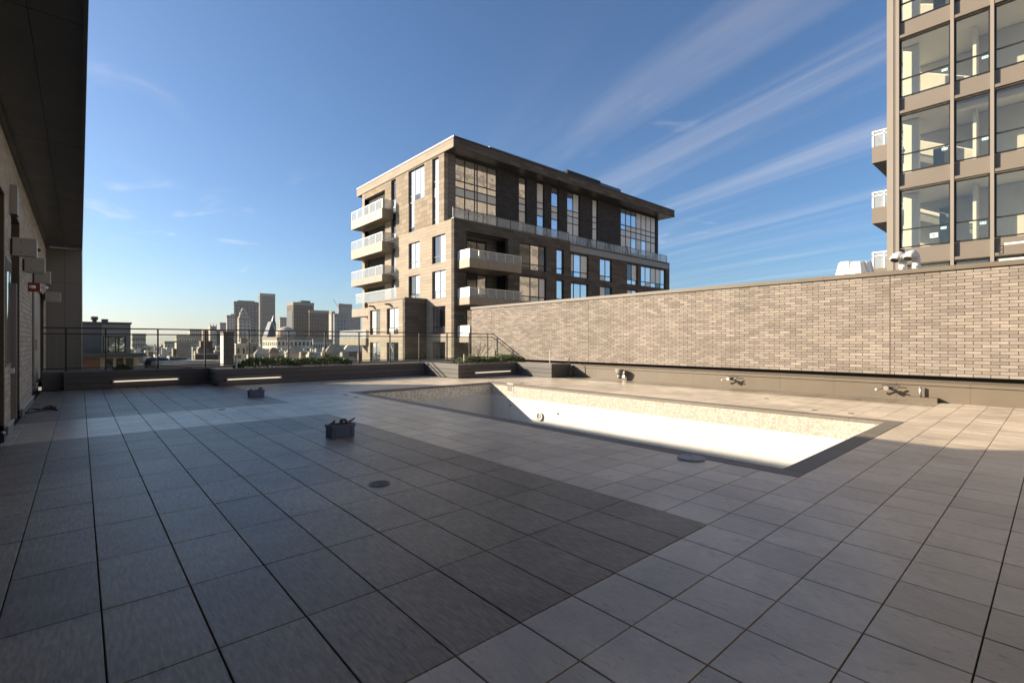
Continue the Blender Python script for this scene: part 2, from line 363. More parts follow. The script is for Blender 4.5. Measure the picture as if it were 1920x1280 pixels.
# ------------------------------------------------------------------ planters with plank faces
def planks_y(parent, x0, x1, y, z0, z1, n=3, out=-1):       # boards on a face at Y = y
    h = (z1-z0)/n; L = x1-x0; m_ = max(1, round(L/2.6))
    for k in range(n):
        off = .5*(k % 2)
        cuts = [0]+[ (q+off*.6)/m_*L for q in range(1, m_)]+[L]
        for a, b in zip(cuts[:-1], cuts[1:]):
            MB().box(x0+a+.002, x0+b-.002, y, y+.028, z0+h*k+.006, z0+h*(k+1)-.006, r=random.random()).build('plank', PLANK, parent)
def planks_x(parent, x, y0, y1, z0, z1, n=3):
    h = (z1-z0)/n
    for k in range(n): MB().box(x, x+.028, y0, y1, z0+h*k+.006, z0+h*(k+1)-.006, r=random.random()).build('plank', PLANK, parent)
def planter(label, x0, x1, y, ybk, ls):
    p = thing('planter', label, 'planter', (x0, y, 0), 'plank-clad planters stepping along the deck edge')
    bx('core', SOIL, p, x0+.03, x1-.002, y+.03, ybk, .0, TOPZ-.05)
    planks_y(p, x0+(.03 if ls else 0), x1-.002, y, .008, TOPZ-.025)
    if ls: planks_x(p, x0, y-.001, ls, .008, TOPZ-.025)
    bx('cap_board', CAP, p, x0-.012 if ls else x0, x1-.002, y-.012, y+.11, TOPZ-.022, TOPZ)
    if ls: bx('cap_board', CAP, p, x0-.012, x0+.11, y+.112, ls, TOPZ-.022, TOPZ)
    return p
XA = -.36
planter('dark plank planter at the left end, below the grey cladding fin', XA, PAX, P1Y, 20.1, None)
planter('long dark plank planter carrying the wider clipped hedge', PAX, PBX, P2Y, 20.1, P1Y)
planter('dark plank planter with the bare shrub and the shorter hedge', PBX, PCX, P3Y, 20.1, P2Y)
planter('short dark plank planter in the corner against the brick wall', PCX, XP-.002, P4Y, 20.1, P3Y)
pe = thing('planter_end', 'dark recessed plank box between the left wall and the first planter', 'planter', (X0, 19.6, 0))
bx('panel', PLANK, pe, X0+.03, XA-.004, 19.6, 20.1, 0, TOPZ-.03); bx('cap_board', CAP, pe, X0+.03, XA-.004, 19.58, 20.1, TOPZ-.028, TOPZ-.004)
bk = structure(bx('terrace_edge', CAP, None, X0, WALLX-.02, 20.102, 20.2, -1, TOPZ+.02))
LED = bpy.data.materials.new('lit tube'); LED.use_nodes = True
LED.node_tree.nodes['Principled BSDF'].inputs['Emission Color'].default_value = (1, .97, .9, 1); LED.node_tree.nodes['Principled BSDF'].inputs['Emission Strength'].default_value = .35
def led(u0, u1, v, y, label):
    x0, x1 = on_y(u0, y), on_y(u1, y); z = zy((u0+u1)/2, v, y)
    t = thing('light_bar', label, 'light', (x0, y, z), 'tube lights on the planter fronts')
    MB().tube([(x0, y-.045, z), (x1, y-.045, z)], .02, 10).build('tube', LED, t, True)
    for x in (x0, x1): bx('end_bracket', STEEL_L, t, x-.02, x+.02, y-.075, y-.001, z-.045, z+.045)
led(212, 334, 712.5, P1Y, 'white tube light on the leftmost planter front')
led(425, 526, 709, P2Y, 'white tube light on the planter below the wider hedge')
led(889, 956, 697, P3Y, 'white tube light on the planter below the bare shrub')

# ------------------------------------------------------------------ glass railing
rl = thing('glass_railing', 'glass railing with dark steel rails along the far deck edge', 'railing', (X0, RAILY, TOPZ))
RZ = 1.86
MB().box(X0+.02, WALLX-.01, RAILY-.025, RAILY+.025, RZ-.04, RZ).build('top_rail', STEEL, rl)
MB().box(X0+.02, WALLX-.01, RAILY-.018, RAILY+.018, RZ-.215, RZ-.18).build('mid_rail', STEEL, rl)
MB().box(X0+.02, WALLX-.01, RAILY-.018, RAILY+.018, TOPZ+.06, TOPZ+.095).build('bottom_rail', STEEL, rl)
posts = [on_y(u, RAILY) for u in (124, 198, 296, 384.5, 466.5, 541, 609, 673, 731, 786, 838, 880)]+[WALLX-.35]
for x in posts:
    p_ = bx('post', STEEL, rl, x-.022, x+.022, RAILY-.03, RAILY+.03, TOPZ-.04, RZ-.04)
    bx('foot_plate', STEEL, p_, x-.06, x+.06, RAILY-.06, RAILY+.06, TOPZ-.05, TOPZ-.028)
for a, b in zip([X0+.03]+posts, posts+[WALLX-.02]):
    if b-a > .12: MB().box(a+.04, b-.04, RAILY-.005, RAILY+.005, TOPZ+.11, RZ-.225).build('glass_pane', GLASS, rl)

# ------------------------------------------------------------------ brick wall on the right, parapet and cap
def variants(name, m, w, dpt, h, axis, n=24):
    out = []
    for k in range(n):
        q = MB(); c = .0025
        # chamfered face: brick with its outer face towards -X (axis 'x-'), +X ('x+') or -Y
        j = lambda: random.uniform(-.0012, .0012)
        A = [(-w/2, -h/2), (w/2, -h/2), (w/2, h/2), (-w/2, h/2)]; B = [(a+math.copysign(c, -a)+j(), z+math.copysign(c, -z)+j()) for a, z in A]
        pr = [(dpt, a, z) for a, z in A]+[(c, a, z) for a, z in A]+[(random.uniform(0, .001), a, z) for a, z in B]
        if axis == 'x-': vs_ = [(p, -a, z) for p, a, z in pr]
        elif axis == 'x+': vs_ = [(-p, a, z) for p, a, z in pr]
        else: vs_ = [(a, p, z) for p, a, z in pr]
        fs = [(8, 9, 10, 11)]+[f for i in range(4) for f in ((i, (i+1) % 4, 4+(i+1) % 4, 4+i), (4+i, 4+(i+1) % 4, 8+(i+1) % 4, 8+i))]
        q.add(vs_, fs, (k+.5)/n); me = q.mesh(name); me.materials.append(m); out.append(me)
    return out
def masonry(parent, m, axis, plane, a0, a1, z0, z1, bl, bh, joint, dpt=.05, holes=(), limit=300, cj=(), state=None):
    """running-bond wall of single bricks on a plane; nearest `limit` are parts, the rest one stuff part"""
    rows = int(round((z1-z0)/bh)); rh = (z1-z0)/rows; cells = []
    edges = sorted([a0]+list(cj)+[a1])
    for e0, e1 in zip(edges[:-1], edges[1:]):
        e0_ = e0+(.006 if e0 != a0 else 0); e1_ = e1-(.006 if e1 != a1 else 0)
        for r_ in range(rows):
            a = e0_-(bl/2 if r_ % 2 else 0)
            while a < e1_-.01:
                s0, s1 = max(a, e0_), min(a+bl, e1_); a += bl
                segs = [(s0, s1)]
                zc_ = z0+(r_+.5)*rh
                for h0, h1, hz0, hz1 in holes:
                    if hz0 < zc_ < hz1:
                        segs = [q for x, y in segs for q in ((x, min(y, h0)), (max(x, h1), y)) if q[1]-q[0] > .02]
                cells += [(x, y, zc_) for x, y in segs if y-x > .03]
    def dist(c): return (c[0]+c[1])**2/4+plane**2 if axis[0] == 'x' else ((c[0]+c[1])/2)**2+plane**2
    def vis(c):
        y, x = ((c[0]+c[1])/2, plane) if axis[0] == 'x' else (plane, (c[0]+c[1])/2)
        zf = x*SY+y*CY
        if zf < .5: return False
        u = 960+F*(x*CY-y*SY)/zf; v = 640-F*(c[2]-H)/zf
        return -20 < u < 1940 and -20 < v < 1300
    cells.sort(key=lambda c: (not vis(c), dist(c)))
    cache = {}; rest = MB()
    for n, (x, y, z) in enumerate(cells):
        w = round(y-x-joint, 2); h = rh-joint; mid = (x+y)/2
        if n < limit and vis((x, y, z)):
            if (w,) not in cache: cache[(w,)] = variants('brick', m, w, dpt, h, axis)
            me = random.choice(cache[(w,)])
            link('brick', me, parent, (plane, mid, z) if axis[0] == 'x' else (mid, plane, z))
        else:
            r = random.random(); off = random.uniform(0, .0015)
            if axis == 'x-': rest.box(plane+off, plane+dpt, mid-w/2, mid+w/2, z-h/2, z+h/2, r)
            elif axis == 'x+': rest.box(plane-dpt, plane-off, mid-w/2, mid+w/2, z-h/2, z+h/2, r)
            else: rest.box(mid-w/2, mid+w/2, plane+off, plane+dpt, z-h/2, z+h/2, r)
    if rest.f: stuff(rest.build('brickwork', m, parent))
WT = 3.20; WY1 = 21.6
bw = thing('brick_wall', 'long beige brick wall with brown metal cap beyond the pool', 'wall', (WALLX, 9, 0))
bx('backing', MORTAR, bw, WALLX+.006, WALLX+.3, -4, WY1-.005, -20, WT)
masonry(bw, BRICK, 'x-', WALLX, -3.5, WY1, .56, WT,   .305, .081, .011, cj=(on_x(1669, WALLX), on_x(1103, WALLX), on_x(921, WALLX)))
bx('soldier_end', BRICK, bw, WALLX+.004, WALLX+.3, WY1-.004, WY1+.01, .3, WT)
for k in range(9):
    a, b = -4+(WY1+4.04)*k/9, -4+(WY1+4.04)*(k+1)/9
    bx('cap_flashing', METAL_BEIGE, bw, WALLX-.05, WALLX+.4, a+.002, b-.002, WT+.012, WT+.125)
bx('drip_edge', BLACK, bw, WALLX-.03, WALLX+.3, -4, WY1+.02, WT-.004, WT+.012)
structure(bx('lower_roof', mat('gravel roof', (.22, .2, .18), .95, .2, 10), None, WALLX+.4, 24.2, -20, WY1-.02, -21, 2.9))
pp = thing('parapet', 'low beige metal parapet running below the brick wall', 'parapet', (XP, 5, 0))
n = 13
for k in range(n):
    a, b = -4+(P4Y+.0+4)*k/n, -4+(P4Y+4)*(k+1)/n
    MB().box(XP, XP+.25, a+.0015, b-.0015, .0, .375, r=random.random()).build('face_panel', METAL_BEIGE, pp)
    MB().box(XP-.012, WALLX-.22, a+.002, b-.002, .39, .455).build('ledge_cap', METAL_BEIGE, pp)
bx('reveal', BLACK, pp, XP+.03, WALLX-.1, -4, P4Y-.003, .33, .39)
bx('upper_ledge', METAL_BEIGE, pp, WALLX-.2, WALLX+.004, -4, 19.3, .30, .462)
bx('painted_gap_shade', mat('painted gap shade', (.004, .004, .004), .95, spec=0.), pp, WALLX-.012, WALLX+.02, -4, 19.3, .462, .557)  # solid near-black strip; the shade below the bricks is put into its colour

# ------------------------------------------------------------------ left building with canopy
lb = thing('canopy_building', 'brick building with dark overhanging canopy along the left edge', 'building', (X0, 10, 0))
CZ, CX = 4.65, .06
YE = 22.95
OPEN = [(9.0, 10.7, .0, 3.68), (11.6, 13.2, .0, 3.68), (16.3, 21.4, .0, 2.95)]
bx('inner_wall', MORTAR, lb, X0-.5, X0-.2, -4, YE, -.4, CZ)
for a, b, z0, z1 in ((-4, 9.0, 0, CZ), (10.7, 11.6, 0, CZ), (13.2, 16.3, 0, CZ), (21.4, YE, 0, CZ), (9.0, 10.7, 3.68, CZ), (11.6, 13.2, 3.68, CZ), (16.3, 21.4, 2.95, CZ)):
    bx('wall_core', MORTAR, lb, X0-.2, X0-.012, a, b, z0, z1)
holes = [(a, b, z0, z1) for a, b, z0, z1 in OPEN]
masonry(lb, BRICK_D, 'x+', X0, 5.0, YE, .16, CZ-.08, .305, .098, .009, dpt=.03, holes=holes)
for y_ in (10.7, 13.2, 21.4):
    masonry(lb, BRICK_D, 'y', y_, X0-.2, X0-.001, .16, 3.6 if y_ < 20 else 2.9, .2, .098, .009, dpt=.02, limit=40)
bx('frieze', METAL_DARK, lb, X0-.1, X0+.06, -4, YE, CZ-.075, CZ-.001)
ys_ = [-4, -1.8, 2.4, 6.6, 10.8, 15.0, 19.2, YE]
for a, b in zip(ys_[:-1], ys_[1:]):
    for x0, x1 in ((X0+.06, -.385), (-.378, CX-.035)):
        bx('soffit_panel', METAL_DARK, lb, x0, x1, a+.005, b-.005, CZ, CZ+.02)
bx('canopy_slab', METAL_DARK, lb, X0-.4, CX-.02, -4, YE-.01, CZ+.021, CZ+.12)
bx('fascia', METAL_DARK, lb, CX-.035, CX, -4, YE, CZ-.03, CZ+.14)
bx('roof_volume', METAL_FIN, lb, X0-9, CX-.1, -6, 10.1, CZ+.12, CZ+2.4)
bx('rear_volume', METAL_FIN, lb, X0-9, X0-.5, -6, YE, -20, CZ+.12)
xf = [-.90, -.40, 0.03]
fn = MB()
for a, b in zip(xf[:-1], xf[1:]):
    for z0, z1 in ((.0, 1.55), (1.55, 3.45), (3.45, CZ-.03)):
        bx('cladding_panel', METAL_FIN, lb, a+.004, b-.004, YE-.24, YE-.22, z0+.004, z1-.004)
bx('fin_core', METAL_DARK, lb, -.95, .03, YE-.22, YE, -20, CZ-.03)
bx('fin_edge_trim', STEEL_L, lb, .03, .06, YE-.26, YE, 0, CZ-.03)
# skirting and window frames in the recesses
for a, b in ((5, 9.0), (10.7, 11.6), (13.2, 16.3), (16.3, 21.4), (21.4, 22.6)):
    r_ = 0 if (a != 16.3) else -.17
    bx('skirting', METAL_FIN, lb, X0-.19+r_, X0+.035+r_, a, b-.004, 0, .13); bx('skirting_cap', WHITE_D, lb, X0-.19+r_, X0+.045+r_, a, b-.006, .13, .15)
def lwin(a, b, z0, z1, x, n):
    fm = MB(); t = .05
    for q in range(n+1): y_ = a+(b-a-t)*q/n; fm.box(x, x+.06, y_, y_+t, z0, z1)
    for z in (z0, z1-t): fm.box(x+.002, x+.058, a, b, z, z+t)
    w = fm.build('window', METAL_FIN, lb)
    for q in range(n): bx('pane', PANE_D, w, x+.02, x+.03, a+(b-a-t)*q/n+t, a+(b-a-t)*(q+1)/n, z0+t, z1-t)
lwin(11.6, 13.2, .16, 3.66, X0-.19, 2); lwin(9.0, 10.7, .16, 3.66, X0-.19, 2); lwin(16.32, 18.6, .3, 2.93, X0-.15, 3)
dr = bx('door', mat('beige door paint', (.36, .32, .265), .5, .06, 2), lb, X0-.13, X0-.08, 18.7, 21.3, .3, 2.93); bx('handle', STEEL_L, dr, X0-.08, X0-.03, 18.85, 18.88, 1.2, 1.5)
w = bx('window', METAL_FIN, lb, X0-.01, X0+.012, 10.76, 11.5, 1.05, 2.75); bx('pane', PANE, w, X0+.012, X0+.016, 10.8, 11.46, 1.09, 2.71)
bx('downpipe', METAL_FIN, lb, X0+.0, X0+.07, 11.52, 11.6, .15, 2.4)
bx('junction_box', WHITE_D, lb, X0+.0, X0+.06, on_x(17.5, X0)-.05, on_x(17.5, X0)+.05, .92, 1.0)
# projecting box lamps on the left wall
for k, (y_, z_, xr, lab) in enumerate(((11.4, 3.0, -.55, 'grey box lamp on the left wall nearest the camera'), (13.7, 2.97, -.545, 'grey box lamp on the left wall just above the red emergency light'),
        (16.45, 3.0, -.55, 'grey box lamp on the left wall directly behind the red emergency light'), (21.3, 2.86, -.47, 'small far grey box lamp beside the cladding fin'))):
    t = thing('wall_lamp', lab, 'wall lamp', (X0, y_, z_), 'box lamps projecting from the left wall')
    hh = .15
    MB().tilebox(X0+.03, xr, y_, y_+.16, z_-hh, z_+hh, .006).build('housing', METAL_BEIGE if k == 9 else mat('light grey housing', (.34, .32, .285), .5, .05, 2), t)
    bx('wall_bracket', BLACK, t, X0, X0+.03, y_+.02, y_+.14, z_-hh*.8, z_+hh*.8)
    bx('lit_end_face', WHITE_D, t, xr, xr+.008, y_+.004, y_+.156, z_-hh+.006, z_+hh-.006)  # paler sheet; the light on this end face is put into its colour
    for dz in (-.09, .09): bx('screw', BLACK, t, X0+.12, X0+.135, y_-.004, y_, z_+dz-.007, z_+dz+.007)
t = thing('emergency_light', 'red emergency light with two round white lamps on left wall', 'emergency light', (X0, 15.2, 2.62))
bx('housing', mat('red plastic', (.28, .03, .015), .4), t, X0, X0+.19, 15.1, 15.3, 2.55, 2.74)
for x in (X0+.07, X0+.27):
    MB().lathe([(.02, 0), (.055, .01), (.06, .05), (.045, .07)], (x, 15.05, 2.6), 14).build('lamp_head', WHITE, t, True)
t = thing('wall_sconce', 'tall grey wall sconce high on the left brick wall', 'sconce', (X0, 11.4, 3.75))
MB().tilebox(X0+.004, X0+.09, 11.35, 11.62, 3.52, 4.0, .01).build('body', mat('light grey housing', (.34, .32, .285), .5), t); bx('lower_vent', BLACK, t, X0+.01, X0+.08, 11.37, 11.6, 3.51, 3.521)
t = thing('security_camera', 'small black camera on the left wall above the box lamps', 'camera', (X0, 14.6, 3.42))
MB().tube([(X0+.05, 14.6, 3.42), (X0+.21, 14.45, 3.38)], .035, 10).build('body', BLACK, t, True); bx('bracket', STEEL_L, t, X0, X0+.07, 14.57, 14.63, 3.38, 3.45)

# ------------------------------------------------------------------ facade helpers
def cells_wall(mb, axis, plane, th, a0, a1, z0, z1, hs):
    A = sorted({a0, a1, *[min(max(h[0], a0), a1) for h in hs], *[min(max(h[1], a0), a1) for h in hs]}); Z = sorted({z0, z1, *[min(max(h[2], z0), z1) for h in hs], *[min(max(h[3], z0), z1) for h in hs]})
    for i in range(len(A)-1):
        run = None
        for j in range(len(Z)-1):
            ca, cz_ = (A[i]+A[i+1])/2, (Z[j]+Z[j+1])/2
            solid = not any(h[0] < ca < h[1] and h[2] < cz_ < h[3] for h in hs)
            if solid: run = (run[0], Z[j+1]) if run else (Z[j], Z[j+1])
            if (not solid or j == len(Z)-2) and run:
                if axis == 'x': mb.box(plane, plane+th, A[i], A[i+1], *run)
                else: mb.box(A[i], A[i+1], plane, plane+th, *run)
                run = None
    return mb
def fwin(parent, axis, plane, a0, a1, z0, z1, cols, low=.62, pm=None, t=.06, rec=.16, spand=None, fm=FRAME, panel=None):
    """window with mullions, a transom and one pane per light; spand = spandrel (z0, z1)"""
    P = plane+rec; m = MB()
    def b(mb, d0, d1, x0, x1, q0, q1):
        if axis == 'x': mb.box(d0, d1, x0, x1, q0, q1)
        else: mb.box(x0, x1, d0, d1, q0, q1)
        return mb
    cs = cols if isinstance(cols, (list, tuple)) else [i/cols for i in range(cols+1)]
    xs = [a0+(a1-a0)*c for c in cs]
    for i, x in enumerate(xs):
        x_ = min(max(x, a0+t/2), a1-t/2); b(m, P, P+.08, x_-t/2, x_+t/2, z0, z1)
    zs_ = [z0+t/2, z1-t/2]+([z0+low] if low else [])+(list(spand) if spand else [])
    if spand and low: zs_.append(spand[1]+low)
    for z in zs_: b(m, P+.005, P+.075, a0, a1, z-t/2, z+t/2)
    w = m.build('window', fm, parent)
    zz = sorted(set([z0, z1]+zs_[2:]))
    for i in range(len(xs)-1):
        for j in range(len(zz)-1):
            if xs[i+1]-xs[i] < .1 or zz[j+1]-zz[j] < .1: continue
            if spand and abs(zz[j]-spand[0]) < .01: mm, nm = SPANDREL, 'spandrel_panel'
            else: mm, nm = (random.choice(pm) if pm else PANE), 'pane'
            b(MB(), P+.03, P+.045, xs[i]+t/2, xs[i+1]-t/2, zz[j]+t/2, zz[j+1]-t/2).build(nm, mm, w)
    return w
def balcony(parent, axis, x0, x1, y0, y1, z0, z1, rail, npan, front, end, gm):
    """slab with fascia panels and glass guard; front/end name the open sides"""
    b = bx('balcony', FASCIA, parent, x0, x1, y0, y1, z0+.02, z1-.05)
    if axis == 'x':
        for k in range(npan): a, c = y0+(y1-y0)*k/npan, y0+(y1-y0)*(k+1)/npan; bx('fascia_panel', FASCIA, b, x0-.03, x0, a+.01, c-.01, z0, z1)
        bx('fascia_panel', FASCIA, b, x0-.03, x1, y0-.03, y0, z0, z1)
        for k in range(npan): a, c = y0+(y1-y0)*k/npan, y0+(y1-y0)*(k+1)/npan; bx('glass_pane', gm, b, x0+.02, x0+.035, a+.03, c-.03, z1-.02, rail-.06)
        bx('glass_pane', gm, b, x0+.05, x1-.02, y0+.02, y0+.035, z1-.02, rail-.06)
        r_ = MB().box(x0, x0+.05, y0, y1, rail-.05, rail).box(x0+.05, x1, y0, y0+.05, rail-.05, rail)
        for k in range(npan+1): a = y0+(y1-y0-.04)*k/npan; r_.box(x0+.005, x0+.045, a, a+.04, z1-.05, rail-.05)
        r_.build('guard_rail', STEEL_L, b)
    else:
        for k in range(npan): a, c = x0+(x1-x0)*k/npan, x0+(x1-x0)*(k+1)/npan; bx('fascia_panel', FASCIA, b, a+.01, c-.01, y0-.03, y0, z0, z1); bx('glass_pane', gm, b, a+.03, c-.03, y0+.02, y0+.035, z1-.02, rail-.06)
        bx('fascia_panel', FASCIA, b, x0-.03, x0, y0-.03, y1, z0, z1)
        bx('glass_pane', mat('frosted glass', (.6, .62, .62), .4), b, x0+.02, x0+.035, y0+.05, y1-.02, z1-.02, rail-.06)
        r_ = MB().box(x0, x1, y0, y0+.05, rail-.05, rail).box(x0, x0+.05, y0+.05, y1, rail-.05, rail)
        for k in range(npan+1): a = x0+(x1-x0-.04)*k/npan; r_.box(a, a+.04, y0+.005, y0+.045, z1-.05, rail-.05)
        r_.build('guard_rail', STEEL_L, b)
    return b

# ------------------------------------------------------------------ apartment block in the middle
AX, AY, AYU, AYR = 24.1, 34.66, 36.2, 35.2     # left face; lower, upper and set-back right faces
ap = thing('apartment_block', 'beige and charcoal apartment block with flat overhanging roof in the centre', 'building', (AX, AY, -22))
SILLS = [8.5, 5.3, 2.1, -1.1]; PARZ = 12.08
YL = on_x(679, AX); XR = on_y(1262, AY); XUR = on_y(1230, AYU)
UP = (11.95, 18.1); SPD = (14.62, 15.4)
yc = lambda u: on_x(u, AX)
# left face, lower and upper storeys
hl, hu = [], []
for s_ in SILLS+[-4.3]:
    for u0, u1 in ((766, 787), (810, 835), (733.5, 741)): hl.append((yc(u1), yc(u0), s_, s_+2.5))
LOG = (yc(721.6), yc(683.5))
FL = [14.98, 11.63, 8.27, 5.05]
for z in FL[1:]: hl.append((*LOG, z-.1, z+2.35))
hu += [(yc(822), yc(810), 11.95, 18.1), (yc(776.5), yc(766), 11.95, 15.0), (yc(795.5), yc(765.5), 15.0, 18.1), (yc(742), yc(733), 11.95, 18.1), (*LOG, 11.55, 13.9), (*LOG, 14.9, 17.5)]
cells_wall(MB(), 'x', AX, .4, AY+.4, YL, -22, PARZ, hl).build('wall', STONE, ap)
cells_wall(MB(), 'x', AX+.01, .4, AYU, YL, PARZ, 18.2, hu).build('upper_wall', STONE_D, ap)
bx('wall_core', mat('dark interior', (.03, .03, .03), .9), ap, AX+.42, XR-.5, AYU+.42, YL-.2, -22, 18.2)
for z in FL:   # loggia backs with glazed doors
    bx('loggia_back', SIDING, ap, AX+1.5, AX+1.6, LOG[0], LOG[1], z-.2, z+2.5)
bx('corner_pier', STONE, ap, AX, AX+.5, LOG[1], YL, PARZ+.002, 18.2)
MIX = [PANE, PANE, BLIND, PANE_D]
for s_ in SILLS:
    for u0, u1, c in ((766, 787, 2), (810, 835, 2), (733.5, 741, 1)): fwin(ap, 'x', AX, yc(u1), yc(u0), s_, s_+2.5, c, pm=[PANE, PANE_D, PANE])
for u0, u1, z0, z1, c, sp in ((810, 822, 11.95, 18.1, 1, SPD), (766, 776.5, 11.95, 15.0, 1, None), (765.5, 795.5, 15.0, 18.1, 3, None), (733, 742, 11.95, 18.1, 1, SPD)):
    fwin(ap, 'x', AX+.01, yc(u1), yc(u0), z0, z1, c, spand=sp, pm=[PANE, PANE_D, PANE])
for z in FL: fwin(ap, 'x', AX+1.4, LOG[0]+.3, LOG[1]-.8, z, z+2.3, 4, pm=[PANE, PANE_D])
BXF = 22.9
for k, z in enumerate(FL[:3]): balcony(ap, 'x', BXF, AX, 45.6, 53.1, z-1.0 if k < 2 else z-.7, z, z+.95, 5, 1, 1, BALGLASS)
# podium wing
PXF, PYF = 21.84, 39.1
yp = lambda u: on_x(u, PXF); PYE = yp(689.8)
hp = [(yp(u1), yp(u0), s_, s_+2.45) for s_ in (2.1, -1.1, -4.3) for u0, u1 in ((693.5, 713), (725, 747))]
cells_wall(MB(), 'x', PXF, .4, PYF+.4, PYE, -22, 5.3, hp).build('wing_wall', STONE, ap)
bx('wing_wall', STONE_SHADE, ap, PXF+.001, AX, PYF, PYF+.4, -22, 5.3); bx('wing_core', MATS['dark interior'], ap, PXF+.42, AX-.01, PYF+.42, PYE, -22, 5.29)  # side turned from the sun takes the shade-dark stone copy
bx('wing_cap', METAL_BEIGE, ap, PXF-.05, AX-.002, PYF-.05, PYE+.05, 5.3, 5.42)
for a, b, z0, z1 in hp: fwin(ap, 'x', PXF, a, b, z0, z1, 2, pm=[PANE, PANE_D, BLIND])
for u in (700, 731): bx('wing_lamp', BLACK, ap, PXF-.5, PXF, yp(u)-.12, yp(u)+.12, 4.85, 5.0)
g_ = MB(); gx = PXF+.25
bx('glass_guard', BALGLASS, ap, gx, gx+.02, PYE-5.5, PYE+3.5, 5.45, 6.4); bx('guard_rail', STEEL_L, ap, gx-.01, gx+.03, PYE-5.5, PYE+3.5, 6.4, 6.45)
balcony(ap, 'x', PXF+.6, AX+2, PYE+.06, on_x(660, PXF+.6), 4.1, 4.95, 4.9, 3, 1, 1, BALGLASS)
lowb = balcony(ap, 'x', PXF-.2, AX+2, PYE+.06, on_x(637, PXF-.2), 1.05, 1.75, 2.6, 5, 1, 1, BALGLASS)
bx('wing_wall', STONE, ap, AX+.3, AX+1, PYE+.5, PYE+6, -22, 4.05)
fwin(ap, 'x', AX-.05, PYE+1.2, PYE+4.8, 1.8, 4.0, 2, pm=[PANE, BLIND]); fwin(ap, 'x', AX-.05, PYE+1.2, PYE+4.8, -1.5, .9, 3, pm=[PANE, PANE_D])
# right face, lower storeys
xc = lambda u, y=AY: on_y(u, y)
LX = (xc(874), xc(953)); RX = xc(1069)
hr = [(*LX, z, z+2.75) for z in (8.42, 5.15, 1.9)]; hr2 = []
rowsz = [(8.45, 11.05), (5.25, 7.85), (2.05, 4.65)]
W1 = ((974.5, 1024.5, [0, .42, .75, 1]), (1043.7, 1057.5, 1))
W2 = ((1070.8, 1103.7, [0, .2, .58, 1]), (1125, 1148, 2), (1176, 1196, 2), (1202, 1249, 5))
for z0, z1 in rowsz:
    hr += [(xc(u0), xc(u1), z0, z1) for u0, u1, _ in W1]; hr2 += [(on_y(u0, AYR), on_y(u1, AYR), z0, z1) for u0, u1, _ in W2]
cells_wall(MB(), 'y', AY, .4, AX+.001, RX, -22, PARZ, hr).build('street_wall', STONE_SHADE, ap)
cells_wall(MB(), 'y', AYR, .4, RX+.002, XR, -22, PARZ-.05, hr2).build('street_wall', STONE_SHADE, ap)
bx('corner_trim', STONE_SHADE, ap, RX-.4, RX, AY+.4, AYR+.3, -22, PARZ-.001)
bx('loggia_back', SIDING, ap, LX[0]-.1, LX[1]+.1, AYU+.3, AYU+.4, -4, PARZ-.8)
bx('side_wall', STONE_SHADE, ap, XR-.4, XR, AYR+.4, YL, -22, PARZ-.05)
for z0, z1 in rowsz:
    for u0, u1, c in W1: fwin(ap, 'y', AY, xc(u0), xc(u1), z0, z1, c, pm=[PANE, PANE, PANE_D, BLIND], t=.1)
    for u0, u1, c in W2: fwin(ap, 'y', AYR, on_y(u0, AYR), on_y(u1, AYR), z0, z1, c, pm=[PANE, PANE, BLIND, PANE_D], t=.1)
    fwin(ap, 'y', AYU+.05, LX[0]+.2, LX[1]-1.2, z0-.02, z1-.1, 3, pm=[PANE, PANE_D], t=.1)
for z0, z1, rz in ((7.7, 8.46, 9.25), (4.57, 5.2, 6.02), (1.35, 1.85, 2.8)): balcony(ap, 'y', 24.46, 30.4, 32.9, AY+1.4, z0, z1, rz, 6, 1, 1, BALGLASS)
# upper storeys: charcoal brick with window strips
STRIPS = ((973, 987, 1), (1007, 1020.5, 1), (1034, 1047.5, 1), (1063.7, 1087, 2), (1111, 1120.5, 1))
xu = lambda u: on_y(u, AYU)
hs = [(xu(853), xu(932), 11.95, 18.1), (xu(1163.7), xu(1229.5), 11.95, 18.1)]+[(xu(a), xu(b), 11.95, 18.1) for a, b, _ in STRIPS]
cells_wall(MB(), 'y', AYU, .4, xu(853), XUR, 11.9, 18.2, hs).build('brick_wall', CHAR, ap)
bx('siding_corner', SIDING, ap, AX+.42, xu(853)-.002, AYU-.02, AYU+.4, 11.9, 18.2)
for z0, z1 in (UP,):
    fwin(ap, 'y', AYU, xu(853), xu(932), z0, z1, [0, .23, .46, .52, .76, 1], spand=SPD, pm=[PANE, PANE, PANE_D], rec=.05, t=.1)
    for a, b, c in STRIPS: fwin(ap, 'y', AYU, xu(a), xu(b), z0, z1, c, spand=SPD, pm=[BLIND, BLIND, PANE], rec=.1, t=.1)
    fwin(ap, 'y', AYU, xu(1163.7), xu(1229.5), z0, z1, 7, spand=SPD, pm=[BLIND, PANE, BLIND], rec=.05, t=.12)
fwin(ap, 'x', XUR-.2, AYU+.5, AYU+5, 11.95, 18.1, 3, spand=SPD, rec=-.02)
